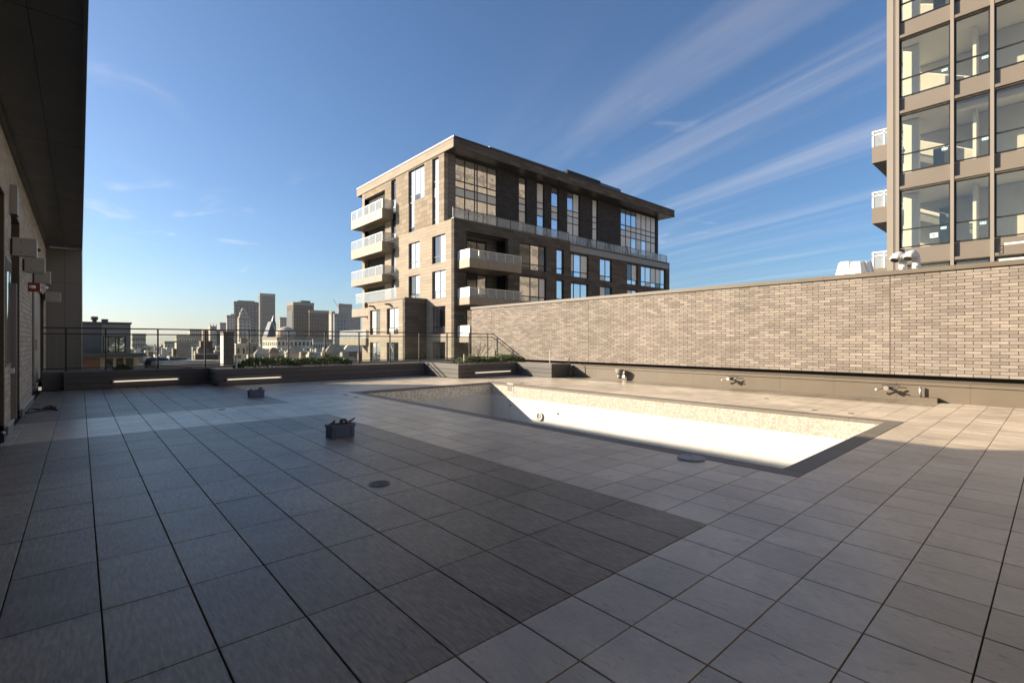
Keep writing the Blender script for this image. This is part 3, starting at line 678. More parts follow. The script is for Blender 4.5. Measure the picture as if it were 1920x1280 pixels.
# terrace guards
for a, b, y_ in ((xc(852), RX, AY+.2), (RX+.3, XR-.3, AYR+.2)):
    n_ = max(2, int((b-a)/1.6))
    gd = MB().box(a, b, y_, y_+.05, PARZ+.95, PARZ+1.0)
    for k in range(n_+1): q = a+(b-a)*k/n_; gd.box(q-.02, q+.02, y_, y_+.05, PARZ-.05, PARZ+.95)
    gd.build('guard_rail', STEEL, ap)
    for k in range(n_): bx('glass_pane', BALGLASS, ap, a+(b-a)*k/n_+.05, a+(b-a)*(k+1)/n_-.05, y_+.01, y_+.03, PARZ, PARZ+.92)
for u in (1107, 1144, 1177): x = on_y(u, AYR); MB().tube([(x-.35, AYR+.12, PARZ), (x, AYR+.12, PARZ+1.1), (x+.35, AYR+.12, PARZ)], .035, 6).build('brace', BLACK, ap)
bx('parapet_cap', METAL_BEIGE, ap, AX-.03, RX+.02, AY-.03, AY+.42, PARZ, PARZ+.06); bx('parapet_cap', METAL_BEIGE, ap, RX+.022, XR+.03, AYR-.03, AYR+.42, PARZ-.05, PARZ+.01)
bx('terrace_floor', CAP, ap, AX+.01, XR-.41, AY+.41, AYU+.2, 11.2, 11.85)
# roof
YRT = on_x(670, AX)
roof = bx('roof', METAL_DARK, ap, AX-.02, XR+.2, AY-.02, YRT, 18.22, 19.05)
bx('roof_fascia', STONE, roof, AX-.07, AX-.02, AY+.01, YRT, 18.2, 19.0); bx('roof_fascia', STONE_SHADE, roof, AX-.07, XR+.25, AY-.08, AY-.02, 18.2, 19.0)
bx('roof_trim', WHITE_D, roof, AX-.1, AX+.3, AY+.3, YRT, 19.051, 19.17); bx('roof_trim', BLACK, roof, AX-.1, XR+.28, AY-.1, AY+.298, 19.051, 19.17)
def roofbox(u0, u1, y, v0, u_, m, dy=3, z0=19.05): bx('roof_unit', m, roof, on_y(u0, y), on_y(u1, y), y, y+dy, z0, zy(u_, v0, y))
roofbox(918, 1068, 36.0, 276, 922, METAL_DARK); roofbox(1064, 1126, 35.9, 320, 1070, CHAR); roofbox(1126, 1164, 36.0, 343, 1128, METAL_DARK)
bx('roof_unit', METAL_BEIGE, roof, AX+.8, AX+3, on_x(786, AX+.8), on_x(750, AX+.8), 19.05, 19.75)
MB().lathe([(.35, 0), (.4, .3), (.3, .6), (.05, .75)], (AX+1, on_x(787, AX+1)-1.0, 19.05), 14).build('roof_vent', WHITE, roof, True)

# ------------------------------------------------------------------ glass tower on the right
TX = 24.4
tw = thing('glass_tower', 'beige framed glass tower rising behind the brick wall at right', 'building', (TX, 0, -22))
TM = mat('tower beige metal', (.17, .138, .108), .45, .05, .7)
TY = [4.28, 2.656, 1.588, .52, -.55, -1.62, -3.2, -4.8]; TE = 4.62
ZT = 13.47
WALLW = mat('pale interior plaster', (.80, .77, .71), .8, .04, 1.)
for k in range(-3, 5):
    z1 = ZT+3*k; z0 = z1-2.32; s0 = z1-3.0+.03     # window z0..z1, spandrel s0..z0
    if z0 < -9: continue
    bx('floor_slab', WALLW, tw, TX+.21, TX+9, TY[-1], TE-.12, s0, z0-.05)
    bx('partition', WALLW, tw, TX+4.6, TX+4.7, 2.2, TE-.12, z0-.05, z1-.0)
    bx('partition', mat('grey interior wall', (.62, .60, .55), .8), tw, TX+2.2, TX+2.3, TY[-1], 2.2, z0-.05, z1)
    cb = (2.75+.25*(k % 3), 3.35+.2*(k % 2)); bx('cabinet', mat('grey green cabinet', (.10, .125, .12), .4), tw, TX+2.7, TX+3.15, cb[0], cb[1], z0-.05, z0+(1.0, 1.9, 1.45)[k % 3])
    if k % 2: bx('ceiling_duct', WALLW, tw, TX+.5, TX+.8, TY[3], TY[1], z1-.25, z1-.03)
    bx('sun_patch_panel', WALLW, tw, TX+.95, TX+1.25, on_x(1723, TX+.95), on_x(1693, TX+.95), z0-.05, z1)  # added white panel, stands in for a sunlit patch on the back wall
    bx('partition', MATS['grey interior wall'], tw, TX+3.2, TX+3.3, 2.2, TE-.12, z0-.05, z1)
    bx('partition', WALLW, tw, TX+1.2, TX+4.6, 2.1, 2.2, z0-.05, z1); bx('partition', WALLW, tw, TX+1.2, TX+1.9, -1.7, -1.6, z0-.05, z1)
    for a, b in zip(TY[:-1], TY[1:]):
        bx('spandrel', TM, tw, TX+.10, TX+.2, b+.05, a-.05, s0+.1, z0-.03)
        m = MB(); t = .055
        for y_ in (b+.05, a-.05-t): m.box(TX+.1, TX+.17, y_, y_+t, z0, z1-.02)
        for z in (z0, z1-.02-t, z0+.70): m.box(TX+.1, TX+.165, b+.05+t, a-.05-t, z, z+t*.8)
        w = m.build('window', FRAME, tw)
        bx('pane', TOWER_GLASS, w, TX+.13, TX+.14, b+.05+t, a-.05-t, z0+.70+t, z1-.02-t); bx('pane', TOWER_GLASS, w, TX+.13, TX+.14, b+.05+t, a-.05-t, z0+t, z0+.70)
    bx('band', TM, tw, TX-.03, TX+.12, TY[-1], TE, s0-.02, s0+.09)
    # side facing the apartment block
    bx('side_spandrel', TM, tw, TX+.36, TX+9, TE-.12, TE-.02, s0+.1, z0)
    for x0 in (TX+1.4, TX+4.4, TX+6.9): bx('side_pier', TM, tw, x0, x0+.5, TE-.11, TE-.03, z0, z1)
    bx('side_pane', TOWER_GLASS, tw, TX+.36, TX+9, TE-.07, TE-.06, z0, z1)
    # corner balcony
    b = bx('balcony', TM, tw, TX+.45, TX+4.2, TE-.01, 5.25, z0-2.2+.05, z0-1.62) if 0 else None
TM2 = mat('pale tower mullion', (.25, .212, .172), .45, .05, .7)
for y_ in TY: bx('mullion', TM2, tw, TX-.05, TX+.1, y_-.05, y_+.05, -9, 26)
bx('corner_post', TM2, tw, TX-.05, TX+.35, TY[0]+.06, TE, -9, 26); bx('corner_fin', TM2, tw, TX-.08, TX-.05, TY[0]+.12, TY[0]+.17, -9, 26)
bx('tower_core', mat('grey interior wall', (.62, .60, .55), .8), tw, TX+9, TX+14, TY[-1]-6, TE-.1, -22, 26)
for k, (zb, zt, zr) in enumerate(((8.95, 9.62, 10.28), (6.45-.05, 7.05, 7.72), (3.9, 4.5, 5.2), (11.95, 12.62, 13.28+3))):
    if k == 3: continue
    b = bx('balcony', TM, tw, TX+.6, TX+4, TE-.015, 5.25, zb, zt)
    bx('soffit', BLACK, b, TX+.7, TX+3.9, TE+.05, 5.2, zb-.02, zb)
    bx('glass_pane', BALGLASS, b, TX+.62, TX+.64, TE+.05, 5.2, zt, zr-.05); bx('glass_pane', BALGLASS, b, TX+.65, TX+3.9, 5.2, 5.22, zt, zr-.05)
    m = MB().box(TX+.6, TX+.66, TE, 5.25, zr-.05, zr).box(TX+.66, TX+4, 5.19, 5.25, zr-.05, zr).box(TX+.6, TX+.66, TE, 5.25, zr-.2, zr-.16)
    for x, y in ((TX+.6, 5.19), (TX+.6, 4.8), (TX+2.2, 5.19), (TX+3.9, 5.19)): m.box(x, x+.06, y, y+.06, zt, zr-.05)
    m.build('guard_rail', WHITE, b)
ST = mat('pale cyan sticker', (.45, .68, .70), .5); STD = mat('teal print', (.05, .22, .26), .5)
for u, v in ((1771, 131), (1847, 107), (1771, 279), (1847, 260), (1692, 283), (1769, 427), (1843, 418)):
    y_, z_ = on_x(u, TX+.1), zx(u, v, TX+.1); s_ = bx('sticker', ST, tw, TX+.118, TX+.122, y_-.085, y_+.085, z_-.045, z_+.045)
    for q in (-.045, .045): bx('print', STD, s_, TX+.115, TX+.118, y_+q-.02, y_+q+.02, z_-.02, z_+.02)
y_, z_ = on_x(1751, TX+.1), zx(1751, 441, TX+.1); s_ = bx('notice', WHITE, tw, TX+.118, TX+.122, y_-.12, y_+.12, z_-.09, z_+.09); bx('print', STD, s_, TX+.115, TX+.118, y_-.04, y_+.04, z_-.03, z_+.03)

ext = thing('tower_wing', 'long banded wing of the beige tower reflected in the apartment windows', 'building', (TX+14, 0, -22))
WG = mat('banded wing facade', (.30, .25, .195), .6, .08, .4, grid=(1.7, 3.0, .05, (.03, .03, .03), 0., .12))
bx('wing_body', WG, ext, TX+9.3, 66, -14, TE-.15, -22, 44)
for k in range(-2, 15): bx('band', TM, ext, TX+9.2, 66.05, TE-.15, TE-.05, 3*k-.5, 3*k+.35)
rear = thing('bounce_block', 'unseen beige block added behind the camera to bounce warm light onto the deck', 'building', (4, -9, -22))  # added out of view; its sunlit face throws warm light onto the deck
bx('bounce_body', STONE, rear, -9, 15, -16, -8, -22, 13)
for k in range(3):
    for q in range(6): bx('window', PANE_D, rear, -7+q*3.6, -5+q*3.6, -8.0, -7.96, 2+k*3.4, 4.2+k*3.4)
# ------------------------------------------------------------------ vents and pipes on the roof behind the brick wall
RF = 2.9
def mushroom(u, x, lab):
    y = on_x(u, x); t = thing('roof_vent', lab, 'vent', (x, y, RF), 'white hooded vents above the brick wall cap')
    MB().lathe([(.13, 0), (.13, .62)], (x, y, RF), 16).build('pipe', WHITE_D, t, True)
    zt_ = zx(u, 491, x)
    MB().lathe([(.30, 0), (.30, .03), (.21, zt_-3.5-.03), (.17, zt_-3.5), (.02, zt_-3.5+.01)], (x, y, 3.5), 12).build('hood', WHITE, t)
mushroom(1587, 18.0, 'white hooded roof vent, front left of the cluster of four'); mushroom(1608, 18.0, 'white hooded roof vent, front right of the cluster of four')
mushroom(1597, 19.0, 'white hooded roof vent, rear left of the cluster of four'); mushroom(1620, 19.0, 'white hooded roof vent, rear right of the cluster of four')
def gooseneck(u, v, lab):
    x = 18.0; y = on_x(u+5, x); z = zx(u, v, x); t = thing('gooseneck_vent', lab, 'vent', (x, y, RF), 'white gooseneck vents in front of the tower')
    MB().tube([(x, y, RF), (x, y, z-.08), (x-.02, y+.02, z+.04), (x-.1, y+.06, z+.1), (x-.2, y+.12, z+.06), (x-.26, y+.15, z-.04)], [.1, .1, .11, .12, .12, .125], 14).build('pipe', WHITE, t, True)
    MB().tube([(x-.262, y+.151, z-.045), (x-.27, y+.155, z-.06)], .10, 14).build('opening', BLACK, t); MB().lathe([(.115, 0), (.115, .05)], (x, y, z-.3), 14).build('collar', STEEL_L, t)
gooseneck(1688, 486, 'white gooseneck pipe vent, left one of the pair'); gooseneck(1713, 483, 'white gooseneck pipe vent, right one of the pair')
x = 19.; y0, y1 = on_x(1921, x)-.5, on_x(1883, x)
t = thing('pipe_rack', 'white pipe on a dark stand above the wall cap, far right', 'pipe', (x, y0, RF))
zp = zx(1890, 457, x); MB().tube([(x, y1, zp), (x, y0-1, zp)], .03, 8).build('pipe', WHITE, t, True)
m = MB(); za, zb = zx(1880, 476, x), zx(1880, 460, x)
for y_ in (y1+.01, y1+.09): m.box(x, x+.02, y_, y_+.02, za, zb)
for z in (za, (za+zb)/2, zb-.02): m.box(x+.001, x+.019, y1+.03, y1+.09, z, z+.02)
m.build('stand', BLACK, t); bx('chain_post', BLACK, t, x, x+.02, y1-.42, y1-.4, RF, zp); bx('support_block', WHITE_D, t, x-.1, x+.1, y0-.6, y1+.1, RF, zx(1900, 484, x))

# ------------------------------------------------------------------ fixtures on the parapet
def spot(u, v): return on_x(u, XP), zx(u, v, XP)
y_, z_ = spot(1169, 700); t = thing('horn_speaker', 'grey bucket-shaped speaker on the low parapet', 'speaker', (XP, y_, z_))
MB().tube([(XP-.25, y_, z_+.17), (XP-.25, y_, z_+.15), (XP-.25, y_, z_+.03), (XP-.25, y_, z_-.02)], [.15, .16, .13, .11], 16).build('upper_shell', mat('mid grey plastic', (.26, .235, .205), .55), t, True)
MB().tube([(XP-.25, y_, z_-.02), (XP-.25, y_, z_-.18)], [.095, .085], 16).build('lower_shell', mat('mid grey plastic', (.26, .235, .205), .55), t, True)
MB().tube([(XP-.25, y_-.02, z_-.05), (XP-.12, y_-.02, z_-.05), (XP, y_-.02, z_)], .02, 8).build('bracket', BLACK, t); bx('wall_plate', STEEL_L, t, XP-.014, XP-.001, y_-.07, y_+.05, z_-.16, z_+.06)
for u, v, lab in ((1372, 709, 'spray fixture with side arms on the parapet, opposite the pool light'), (1666, 726, 'spray fixture with side arms on the parapet, beside the short pipe')):
    y_, z_ = spot(u, v); t = thing('spray_fixture', lab, 'fixture', (XP, y_, z_), 'fixtures with side arms on the parapet')
    MB().tube([(XP-.28, y_, z_), (XP-.22, y_, z_)], .055, 14).build('face', STEEL_L, t); MB().tube([(XP-.22, y_, z_), (XP, y_, z_)], .03, 10).build('stem', STEEL, t)
    MB().tube([(XP-.2, y_+.2, z_-.06), (XP-.2, y_+.08, z_+.0), (XP-.2, y_-.08, z_-.02), (XP-.2, y_-.2, z_-.05)], .018, 8).build('arm', STEEL, t)
    MB().tube([(XP-.2, y_+.215, z_-.075), (XP-.2, y_+.2, z_-.03)], .028, 8).build('nozzle', WHITE_D, t); MB().tube([(XP-.16, y_-.12, z_-.03), (XP-.16, y_-.22, z_+.03)], .02, 8).build('valve_lever', BLACK, t)
    MB().tube([(XP-.1, y_+.12, z_+.06), (XP-.1, y_-.25, z_+.07)], .01, 6).build('cable', BLACK, t)
y_, z_ = spot(1727, 733); t = thing('stub_pipe', 'short pale pipe rising from a beige box on the parapet base', 'pipe', (XP, y_, 0))
MB().tube([(XP-.1, y_, .11), (XP-.1, y_, .36)], .028, 12).build('pipe', STEEL_L, t, True); bx('base_box', METAL_BEIGE, t, XP-.22, XP-.001, y_-.32, y_+.2, .001, .11)

# ------------------------------------------------------------------ things lying on the deck
def disc(name, label, cat, u, v, r, h, m, prof=None, group=None):
    x, y = on_ground(u, v); t = thing(name, label, cat, (x, y, 0), group)
    MB().lathe(prof or [(r, .001), (r, h*.7), (r*.95, h), (r*.2, h)], (x, y, 0), 28).build('cover', m, t); return t, x, y
STEEL_D = mat('worn dark iron', (.05, .048, .045), .6)
t, x, y = disc('floor_drain', 'round black slotted drain grate in a dark deck tile', 'drain', 711.5, 907, .105, .005, BLACK)
for k in range(-3, 4):
    hw = math.sqrt(max(0, .075**2-(k*.022)**2))
    if hw > .02:
        for s_ in (-1, 1): bx('slot_bar', STEEL_D, t, x+k*.022-.005, x+k*.022+.005, y+(s_*hw/2)-hw*.42, y+(s_*hw/2)+hw*.42, .005, .0075)
ring = MB(); ring.lathe([(.105, .004), (.105, .008), (.092, .008), (.092, .0045)], (x, y, 0), 28); ring.build('rim', BLACK, t)
t, x, y = disc('access_lid', 'round grey access lid raised beside the near pool edge', 'lid', 1296, 860, .165, .022, mat('dusty grey plastic', (.24, .24, .24), .45, .1, 9))
for a in (.6, 3.7): MB().lathe([(.014, .022), (.014, .024)], (x+.12*math.cos(a), y+.12*math.sin(a), 0), 10).build('bolt', BLACK, t)
for u, v, lab in ((415.6, 767.7, 'small dark oval drain cover far left on the deck'), (648, 740, 'left small round cover near the pool corner'), (667.7, 744.4, 'right small round cover near the pool corner'),
        (1437.5, 747, 'small round cover close to the parapet'), (1527, 768.6, 'left of two round covers beyond the pool edge'), (1596, 775, 'right of two round covers beyond the pool edge'), (979, 718.3, 'round cover behind the far pool corner'), (1609, 749, 'small round cover near the stub pipe box')):
    disc('deck_cover', lab, 'cover', u, v, .055 if u > 1000 else .07, .006, mat('dark cover metal', (.06, .055, .05), .5), group='small round deck covers')
PLB = mat('slate blue plastic', (.085, .125, .215), .35, .08, 6)
def crate(u, v, w, dpt, h, lab, rot):
    x, y = on_ground(u, v); t = thing('plastic_crate', lab, 'crate', (x, y, 0), 'open plastic crates on the deck')
    e = .012; m = MB(); tp = .012
    for s_, (a, b, c, d_) in enumerate(((-w/2, w/2, -dpt/2, -dpt/2+e), (-w/2, w/2, dpt/2-e, dpt/2), (-w/2, -w/2+e, -dpt/2+e, dpt/2-e), (w/2-e, w/2, -dpt/2+e, dpt/2-e))): m.box(a, b, c, d_, .002, h)
    m.box(-w/2+e, w/2-e, -dpt/2+e, dpt/2-e, .003, .02)
    o = m.build('body', PLB); r = MB()
    for a, b, c, d_ in ((-w/2-.012, w/2+.012, -dpt/2-.012, -dpt/2-.0005), (-w/2-.012, w/2+.012, dpt/2+.0005, dpt/2+.012), (-w/2-.012, -w/2-.0005, -dpt/2, dpt/2), (w/2+.0005, w/2+.012, -dpt/2, dpt/2)): r.box(a, b, c, d_, h-.03, h+.004)
    ri = r.build('rim', PLB); rb = MB()
    for a in (-w*.36, w*.36): rb.box(a-.012, a+.012, -dpt/2-.008, -dpt/2-.0005, .004, h-.031)
    rib = rb.build('rib', PLB); fl = MB().box(-w/2+e+.002, w/2-e-.002, -dpt/2+e+.002, dpt/2-e-.002, .021, h*.8).build('filling', mat('pale rubble filling', (.45, .42, .36), .8, .35, 30, .6))
    for q in (o, ri, rib, fl): q.parent = t; q.location = (0, 0, 0)
    t.rotation_euler.z = rot; return x, y
BR = mat('brown oxidised brass', (.12, .085, .04), .5, .3, 30)
x, y = crate(638, 818, .36, .20, .19, 'slate blue plastic crate of hardware in the middle of the dark tiles', .12)
o = MB().tube([(x-.13, y, .15), (x-.14, y+.01, .20), (x-.10, y, .225), (x-.09, y-.02, .255)], [.025, .02, .022, .01], 8).build('pipe_elbow', BR); tag(o, 'dark brass elbow at the left end of the nearer crate', 'fitting')
o = MB().tube([(x+.02, y+.03, .16), (x+.03, y+.03, .24), (x+.07, y, .25), (x+.11, y-.03, .19)], [.03, .028, .02, .015], 8).build('valve', BR); tag(o, 'dark valve sticking up in the middle of the nearer crate', 'valve')
o = MB().tube([(x+.09, y-.02, .19), (x+.2, y+.02, .235), (x+.24, y+.03, .25)], [.022, .014, .012], 8).build('stick', mat('brown wood', (.2, .09, .05), .7)); tag(o, 'brown stick leaning over the right end of the nearer crate', 'stick')
x, y = crate(480, 743.5, .34, .20, .17, 'pale grey blue crate near the leftmost planters', .1)
o = MB().tube([(x-.13, y, .13), (x-.15, y, .185), (x-.1, y, .2)], .02, 8).build('pipe_elbow', BR); tag(o, 'dark elbow at the left end of the farther crate', 'fitting')
o = MB().tube([(x+.03, y, .14), (x+.08, y, .2), (x+.1, y, .23), (x+.15, y, .2)], .024, 8).build('valve', BR); tag(o, 'dark valve at the right end of the farther crate', 'valve')
cx, cy = on_ground(72, 772); m = []
pts = [(cx+.28*math.cos(a*.9)*(1-.05*a)+a*.012, cy+.22*math.sin(a*1.7)+.03*a, .012+.05*abs(math.sin(a*1.3))*(a > 4)) for a in np.linspace(0, 14, 90)]
o = MB().tube(pts, .013, 6).build('rope', BLACK, None, True); tag(o, 'tangled black cable lying by the left wall', 'cable')
x, y = on_ground(4, 828); t = thing('floor_box', 'small black rough block at the left wall base', 'box', (x, y, 0)); MB().tilebox(x-.25, x+.03, y-.1, y+.12, .001, .14, .02).build('body', BLACK, t); bx('top_plate', STEEL, t, x-.2, x, y-.06, y+.08, .14, .148)

# ------------------------------------------------------------------ planting
def hedge(name, label, x0, x1, y0, y1, z0, h, n, seed):
    rg = random.Random(seed); t = thing(name, label, 'hedge', ((x0+x1)/2, (y0+y1)/2, z0)); m = MB()
    for _ in range(n):
        x = rg.uniform(x0, x1); y = rg.uniform(y0, y1); top = h*(.72+.22*math.sin(x*2.3+seed)*math.sin(x*5.1)+.1*math.sin(x*11+y*5)+.12*rg.random())
        ed = min((x-x0)/.3, (x1-x)/.3, 1); top *= .45+.55*max(ed, 0)
        z = z0+top*(rg.random()**.45)
        s = rg.uniform(.018, .042); a = Vector((rg.gauss(0, 1), rg.gauss(0, 1), rg.gauss(0, .7))).normalized(); b = a.orthogonal().normalized(); b.rotate(Matrix.Rotation(rg.uniform(0, 6.28), 3, a)); c = Vector((x, y, z)); w = a.cross(b)
        m.add([c-b*s, c+w*s*.45+a*s*.2, c+b*s, c-w*s*.45+a*s*.2], [(0, 1, 2, 3)], rg.random())
    m.build('foliage', LEAF, t); st = MB()
    for k in range(int((x1-x0)*7)):
        x = rg.uniform(x0+.08, x1-.08); y = rg.uniform(y0+.08, y1-.08); st.tube([(x, y, z0-.05), (x+rg.uniform(-.05, .05), y+rg.uniform(-.05, .05), z0+h*.6)], [.01, .004], 4)
    st.build('stems', TWIG, t); return t
hedge('hedge', 'wider low green hedge in the long planter', on_y(440, 18.5), on_y(656, 18.5), 18.2, 18.9, TOPZ-.06, .42, 9000, 1)
hedge('hedge', 'shorter green hedge in front of the bare shrub', on_y(853, 16.2), on_y(972, 16.2), 15.7, 16.5, TOPZ-.06, .38, 7000, 2)
hedge('small_plant', 'small dark leafy plant in the leftmost planter', on_y(212, 19.45), on_y(249, 19.45), 19.35, 19.6, TOPZ-.05, .26, 900, 3)
hedge('seedling', 'tiny light green plant by the railing post', on_y(346, 19.45), on_y(360, 19.45), 19.38, 19.52, TOPZ-.05, .16, 160, 4)
xs_, y_s = on_y(897, 17.4), 17.4; rg = random.Random(5); sh = thing('bare_shrub', 'leafless branching shrub rising behind the shorter hedge', 'shrub', (xs_, y_s, TOPZ)); m = MB()
def branch(p, dr_, L, r, dep):
    e = p+dr_*L; mid = (p+e)/2+Vector((rg.uniform(-1, 1), rg.uniform(-1, 1), rg.uniform(-.3, .6)))*L*.08
    m.tube([p, mid, e], [r, r*.8, r*.6], 5)
    if dep:
        for _ in range(rg.choice((2, 2, 3))): branch(e if rg.random() < .7 else mid, (dr_+Vector((rg.gauss(0, .38), rg.gauss(0, .38), rg.uniform(0, .25)))).normalized(), L*rg.uniform(.55, .8), r*.6, dep-1)
for k in range(7): branch(Vector((xs_+rg.uniform(-.1, .1), y_s+rg.uniform(-.1, .1), TOPZ-.04)), Vector((rg.gauss(0, .5), rg.gauss(0, .4), 1)).normalized(), rg.uniform(.35, .55), .019, 3)
m.build('branches', mat('pale bark', (.24, .18, .15), .8, .2, 20), sh); MB().tube([(xs_, y_s, TOPZ-.08), (xs_, y_s, TOPZ+.0)], [.07, .05], 8).build('root_collar', TWIG, sh)
for u, y_, v0, v1, r, m_, lab in ((870, 15.8, 664, 682, .025, WHITE_D, 'pale stake at the left end of the shorter hedge'), (1031, 13.6, 657, 680, .016, WHITE_D, 'thin pale stake on the corner planter'), (1067, 13.9, 672, 681, .02, BLACK, 'short black stub on the corner planter'),
        (443, 18.0, 666, 690, .03, WHITE_D, 'pale stake at the left end of the wider hedge'), (929, 18.9, 657, 667, .03, BLACK, 'short dark stub behind the shorter hedge')):
    x = on_y(u, y_); z1 = zy(u, v0, y_); t = thing('stake', lab, 'stake', (x, y_, TOPZ-.06), 'stakes standing in the planters'); MB().tube([(x, y_, TOPZ-.06), (x, y_, z1)], r, 8).build('rod', m_, t); MB().lathe([(r*1.3, 0), (r*1.3, .03)], (x, y_, z1-.03), 10).build('cap', m_, t)

# ------------------------------------------------------------------ the city beyond the railing
GZ = -22.
def facade(name, col, wcol, ww, wh, joint, rough=.8): return mat(name, wcol, rough, .15, .05, grid=(ww, wh, joint, col, 0., .35), spec=.3)
F_BEIGE = facade('beige far facade', (.40, .34, .27), (.10, .085, .07), 5.6, 6.0, 1.6)
F_DARK = facade('dark gridded facade', (.028, .03, .034), (.12, .125, .13), 8.6, 8.0, 2.0, .4)
F_GREY = facade('grey ribbed facade', (.17, .16, .145), (.09, .088, .085), 60., 7.0, 1.8)
F_BROWN = facade('brown slab facade', (.11, .09, .07), (.05, .043, .037), 5.2, 7.6, 1.5)
F_PALE = facade('pale far facade', (.42, .39, .34), (.22, .21, .19), 5.6, 6.2, 1.6)
F_GREEN = facade('grey green facade', (.27, .26, .235), (.17, .17, .16), 6., 7.2, 1.5)
R_COL = [mat('roof tone %d' % k, c, .9, .25, .3, stain=.2) for k, c in enumerate(((.50, .42, .33), (.40, .335, .265), (.27, .22, .175), (.19, .13, .095), (.58, .52, .44), (.33, .305, .27)))]
def corner_box(u0, um, u1, D_, dep=None):
    """axis-aligned footprint whose near corner is seen at column um and depth D_; -Y face spans um..u1, -X face u0..um"""
    a, b = ratio(um); x0, y0 = a*D_, b*D_; x1 = on_y(u1, y0)
    y1 = on_x(u0, x0) if um-u0 > .6 else y0+(dep or (x1-x0)*.8)
    if not (y0 < y1 < y0+6*(x1-x0)+60): y1 = y0+(x1-x0)
    return x0, x1, y0, y1
def tower(name, label, u0, um, u1, vt, D_, m, extra=(), dep=None, group=None, zb=None, cap=True):
    x0, x1, y0, y1 = corner_box(u0, um, u1, D_, dep); z1 = hz(vt, D_)
    t = thing(name, label, 'building', (x0, y0, GZ), group); bx('body', m, t, x0, x1, y0, y1, GZ if zb is None else zb, z1)
    if cap: bx('roof_edge', R_COL[2] if m is not F_DARK else METAL_DARK, t, x0-.01*(x1-x0), x1+.01*(x1-x0), y0-.2, y1, z1, z1+.006*D_)
    for (a, b, v, mm, nm) in extra:
        xa, xb = on_y(a, y0+3), on_y(b, y0+3); e = 3+1.7*extra.index((a, b, v, mm, nm)); bx(nm, mm, t, xa, xb, y0+e, max(y0+e+4, min(y1, y0+e+(xb-xa))), z1, hz(v, D_*1.005))
    return t, (x0, x1, y0, y1, z1)
tower('office_tower', 'beige tower with a slanted top left of the dark slab', 424, 425.5, 441, 596, 1150, F_BEIGE, [(427, 441, 592, F_BEIGE, 'upper_tier'), (433, 441, 588, F_BEIGE, 'top_tier')])
tower('office_tower', 'wide dark gridded office slab in the skyline', 438, 439, 485, 571, 1300, F_DARK, [(439.5, 484.5, 564.5, METAL_DARK, 'dark_crown'), (446, 478, 562.5, METAL_DARK, 'plant_room')])
t, q = tower('art_deco_tower', 'stepped beige art deco tower in front of the dark slab', 445, 448, 470.5, 601, 800, F_BEIGE, [(449, 468, 592, F_BEIGE, 'tier'), (451, 465, 585, F_BEIGE, 'tier'), (453.5, 462, 580, F_BEIGE, 'tier'), (455.5, 460, 577, R_COL[0], 'finial')])
tower('office_tower', 'tall grey ribbed tower, highest left of the centre skyline', 485, 487.5, 516, 555, 1400, F_GREY, [(488, 513, 553.5, F_GREY, 'parapet'), (496, 508, 551.5, METAL_DARK, 'plant_room')])
t, q = tower('office_tower', 'broad brown slab tower with a pale left side', 538, 550, 588.5, 571.5, 950, F_BROWN, [(564.5, 582, 562.5, F_GREY, 'plant_room')])
bx('inset', METAL_DARK, t, q[0]-.6, q[0]+.5, q[2]+(q[3]-q[2])*.12, q[2]+(q[3]-q[2])*.9, GZ, q[4]-(q[4]-GZ)*.12)
tower('office_tower', 'lower brown slab joined right of the broad brown tower', 579, 580, 616.5, 586.5, 930, F_BROWN)
tower('apartment_tower', 'narrow white tower right of the brown slabs', 616.8, 622, 628, 589, 1000, F_PALE)
tower('apartment_tower', 'grey green tower in front of the tallest right-hand tower', 625, 627, 652, 593, 900, F_GREEN, [(629, 648, 592, F_GREEN, 'parapet')])
tower('apartment_tower', 'tallest pale grey tower right, partly hidden by the apartment block', 633, 635, 660, 574.5, 1250, F_GREEN)
tower('apartment_tower', 'distant grey block between the tall tower and the apartment block', 659, 660, 676, 595, 1300, F_GREEN)
tower('office_block', 'small beige block between the grey ribbed and brown towers', 523.5, 525, 537.5, 600, 1100, F_BEIGE, [(527, 534, 598.5, F_GREY, 'plant_room')])
tower('office_block', 'low beige block left of the church tower pinnacles', 411.5, 412.5, 424, 610, 900, F_BEIGE)
# church with a pinnacled tower
t, q = tower('church', 'brown church with a pinnacled square tower', 378, 381, 420, 618, 420, R_COL[3], cap=False, dep=30)
x0, x1, y0, y1 = corner_box(393.5, 394, 406.5, 415, 8); zt = hz(611, 415); bx('bell_tower', R_COL[1], t, x0, x1, y0, y1, GZ, zt)
for a in (x0, (x0+x1)/2-.35, x1-.7): MB().add([(a, y0, zt), (a+.7, y0, zt), (a+.7, y0+.7, zt), (a, y0+.7, zt), (a+.35, y0+.35, zt+2.6)], [(0, 1, 4), (1, 2, 4), (2, 3, 4), (3, 0, 4)]).build('pinnacle', R_COL[1], t)
for v in (620, 628, 636, 644): bx('window_band', R_COL[4], t, x0+1.2, x1-1.2, y0-.15, y0-.01, hz(v+3, 415), hz(v, 415))
